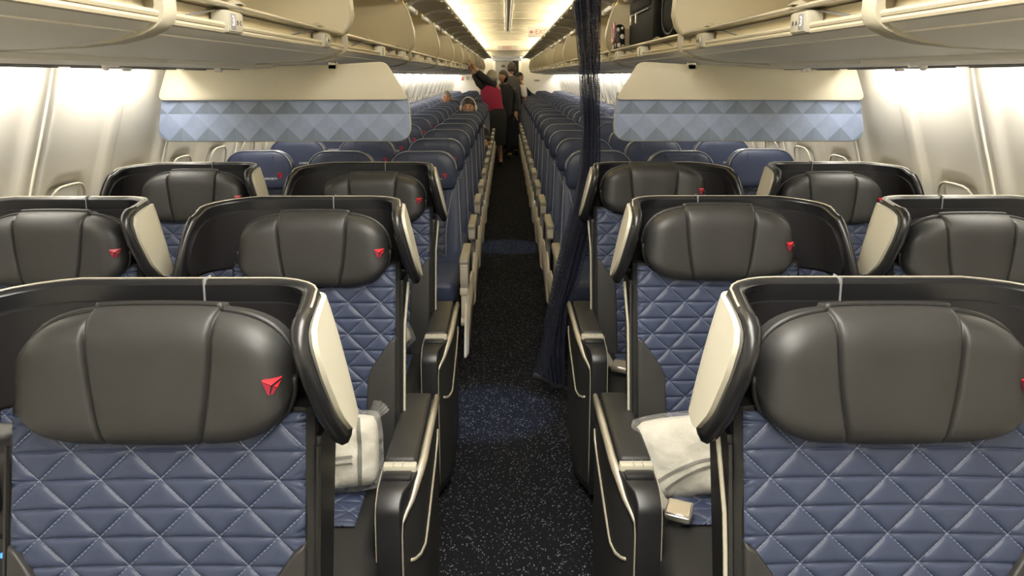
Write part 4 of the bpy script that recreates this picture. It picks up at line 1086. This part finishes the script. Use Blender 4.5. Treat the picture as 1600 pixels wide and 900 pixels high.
# person with dark hair behind her
FY2 = 14.35
p2 = thing('person', 'person in black with dark hair standing between the two attendants', 'person', (-.055, FY2, 0))
def standing(root, skin, topmat, legmat, sx=1.0, h=1.0, arm_r=None, arm_l=None, lean=0):
    J = {'pel': (0, 0, .92 * h, .10), 'wai': (0, 0, 1.08 * h, .09), 'che': (lean * .5, 0, 1.26 * h, .10), 'neck0': (lean, 0, 1.42 * h, .062), 'neck': (lean, -.005, 1.50 * h, .052),
         'sl': (-.17 * sx + lean, 0, 1.38 * h, .044), 'el': (-.235 * sx + lean, .01, 1.12 * h, .044), 'wl': (-.24 * sx + lean, -.08, .90 * h, .030),
         'sr': (.17 * sx + lean, 0, 1.38 * h, .044), 'er': (.235 * sx + lean, .01, 1.12 * h, .044), 'wr': (.22 * sx + lean, -.10, .93 * h, .030),
         'hl': (-.085 * sx, 0, .84 * h, .098), 'kl': (-.09 * sx, -.01, .48 * h, .064), 'al': (-.09 * sx, .03, .09, .042), 'tl': (-.10 * sx, -.10, .035, .035),
         'hr': (.085 * sx, 0, .84 * h, .098), 'kr': (.09 * sx, -.01, .48 * h, .064), 'ar': (.09 * sx, .03, .09, .042), 'tr': (.10 * sx, -.10, .035, .035)}
    if arm_r: J.update(arm_r)
    if arm_l: J.update(arm_l)
    body = skin_mesh('body', J, E, skin, 'pel', 2, root)
    skin_mesh('trousers', grow(J, ['pel', 'hl', 'kl', 'al', 'hr', 'kr', 'ar'], .018), [('pel', 'hl'), ('hl', 'kl'), ('kl', 'al'), ('pel', 'hr'), ('hr', 'kr'), ('kr', 'ar')], legmat, 'pel', 2, root)
    torso('top', topmat, root, [(0, 0, .86 * h, .178 * sx, .13), (0, 0, .96 * h, .172 * sx, .128), (0, 0, 1.08 * h, .165 * sx, .122), (0, 0, 1.22 * h, .185 * sx, .128), (0, 0, 1.34 * h, .192 * sx, .122), (0, 0, 1.41 * h, .165 * sx, .10), (0, 0, 1.455 * h, .10, .08), (0, 0, 1.475 * h, .062, .062)])
    for s in (('al', 'tl'), ('ar', 'tr')):
        p, t = J[s[0]], J[s[1]]
        MB().tube([(p[0], p[1] + .05, .035), (p[0], p[1] - .02, .05), (t[0], t[1], .04), (t[0], t[1] - .05, .025)], [.038, .048, .046, .02], 10).build('shoe', M['black'], root, sharp=180)
    return J, body
J2, b2 = standing(p2, M['skin2'], M['cloth_black'], M['cloth_black'], .95, .94)
for q in 'lr':
    skin_mesh('sleeve', {'c': (-.10 if q == 'l' else .10, 0, 1.30, .095), **grow(J2, ['s' + q], .038), **grow(J2, ['e' + q, 'w' + q], .018)}, [('c', 's' + q), ('s' + q, 'e' + q), ('e' + q, 'w' + q)], M['cloth_black'], 's' + q, 2, p2)
    hand(p2, J2['w' + q][:3], (0, -.4, -.9), (1 if q == 'l' else -1, 0, 0), M['skin2'], b2)
head_parts(p2, (-.03, -.01, 1.52), M['skin2'], M['hair_dark'], R(-50), 'bob')
# man in grey vest, seen from behind
FY3 = 15.1
p3 = thing('person', 'person in charcoal vest and white shirt standing with back turned in the aisle', 'person', (.075, FY3, 0)); p3.rotation_euler = (0, 0, pi)
J3, b3 = standing(p3, M['skin'], M['vest_grey'], M['trousers'], 1.08, 1.04)
for q in 'lr':
    ct = tuple(lerp(J3['e' + q][i], J3['w' + q][i], .12) for i in range(3))
    skin_mesh('shirt_sleeve', {'c': (J3['che'][0] + (-.09 if q == 'l' else .09), 0, 1.40, .07), **grow(J3, ['s' + q], .040), **grow(J3, ['e' + q], .022), 'cuff': (*ct, .062)}, [('c', 's' + q), ('s' + q, 'e' + q), ('e' + q, 'cuff')], M['shirt'], 's' + q, 2, p3)
    hand(p3, J3['w' + q][:3], (0, -.5, -.8), (1 if q == 'l' else -1, 0, 0), M['skin'], b3)
MB().tube([(.062 * math.cos(t), -.003 + .062 * math.sin(t), 1.50 + .01 * math.sin(t)) for t in [2 * pi * k / 16 for k in range(16)]], .016, 6, True).build('shirt_collar', M['shirt'], p3, sharp=180)
head_parts(p3, (0, -.01, 1.675), M['skin'], M['hair_brown'], 0, 'short')
# one more head beyond him
p4 = thing('person', 'dark-haired person standing behind the vest wearer near the rear galley', 'person', (.27, 17.2, 0))
J4, b4 = standing(p4, M['skin2'], M['cloth_black'], M['trousers'], .9, .92)
for q in 'lr':
    skin_mesh('sleeve', {'c': (-.09 if q == 'l' else .09, 0, 1.27, .08), **grow(J4, ['s' + q], .038), **grow(J4, ['e' + q, 'w' + q], .018)}, [('c', 's' + q), ('s' + q, 'e' + q), ('e' + q, 'w' + q)], M['cloth_black'], 's' + q, 2, p4)
    hand(p4, J4['w' + q][:3], (0, -.4, -.9), (1 if q == 'l' else -1, 0, 0), M['skin2'], b4)
head_parts(p4, (0, -.01, 1.49), M['skin2'], M['hair_dark'], R(40), 'bob')
# seated passengers
def seated(label, x, y, skin, hair, top, hz, elbow=False):
    r = thing('person', label, 'person', (x, y, 0))
    J = {'pel': (0, -.16, .55, .10), 'wai': (0, -.12, .70, .09), 'che': (0, -.09, .88, .10), 'neck0': (0, -.08, hz - .20, .06), 'neck': (0, -.085, hz - .12, .05),
         'sl': (-.17, -.09, hz - .24, .058), 'el': (-.205, -.20, .72, .044), 'wl': (-.10, -.38, .62, .030),
         'sr': (.17, -.09, hz - .24, .058), 'er': ((.245, -.20, .70, .050) if elbow else (.205, -.20, .72, .044)), 'wr': ((.235, -.42, .70, .032) if elbow else (.10, -.38, .62, .030)),
         'hl': (-.10, -.22, .55, .088), 'kl': (-.11, -.58, .53, .062), 'al': (-.11, -.58, .09, .04), 'tl': (-.11, -.68, .035, .034),
         'hr': (.10, -.22, .55, .088), 'kr': (.11, -.58, .53, .062), 'ar': (.11, -.58, .09, .04), 'tr': (.11, -.68, .035, .034)}
    b = skin_mesh('body', J, E, skin, 'pel', 2, r)
    torso('top', top, r, [(0, -.16, .50, .175, .12), (0, -.14, .62, .17, .12), (0, -.11, .76, .175, .12), (0, -.09, .86, .182, .11), (0, -.09, hz - .25, .17, .10), (0, -.085, hz - .20, .10, .08), (0, -.085, hz - .165, .06, .06)])
    for q in 'lr':
        skin_mesh('sleeve', {'c': (-.09 if q == 'l' else .09, -.09, hz - .27, .075), **grow(J, ['s' + q, 'e' + q, 'w' + q], .020)}, [('c', 's' + q), ('s' + q, 'e' + q), ('e' + q, 'w' + q)], top, 's' + q, 2, r)
        hand(r, J['w' + q][:3], (0, -1, -.2), (0, 0, 1), skin, b)
        skin_mesh('trouser_leg', grow(J, ['h' + q, 'k' + q, 'a' + q], .014), [('h' + q, 'k' + q), ('k' + q, 'a' + q)], M['trousers'], 'h' + q, 2, r)
    hd = head_parts(r, (0, -.10, hz), skin, hair, 0, 'short')
    return r, hd
r, hd = seated('seated person with white headphones over black hair beside the left aisle', -.530, row_y(7), M['skin2'], M['hair_dark'], M['cloth_black'], 1.12, True)
hp = thing('headphones', 'white over-ear headphones on the seated person beside the left aisle', 'headphones', (-.530, row_y(7) - .10, 1.12))
MB().tube([(.098 * math.cos(t), .01, .01 + .128 * math.sin(t)) for t in [pi * k / 16 for k in range(17)]], .007, 6, flat=1.6).build('headband', M['white'], hp, sharp=180)
for s in (-1, 1): MB().ell((s * .098, .01, -.005), (.020, .036, .042), 12, 8).build('ear_cup', M['white'], hp, sharp=180)
seated('seated person with short grey hair in the left middle seats', -1.06, row_y(11), M['skin'], M['hair_grey'], M['vest_grey'], 1.155)
# the nearest left seat shows no pale edging beside its backrest
for ch in list(seats_first[('left', 0)].children):
    if ch.name.split('.')[0] == 'back_edging': bpy.data.objects.remove(ch)
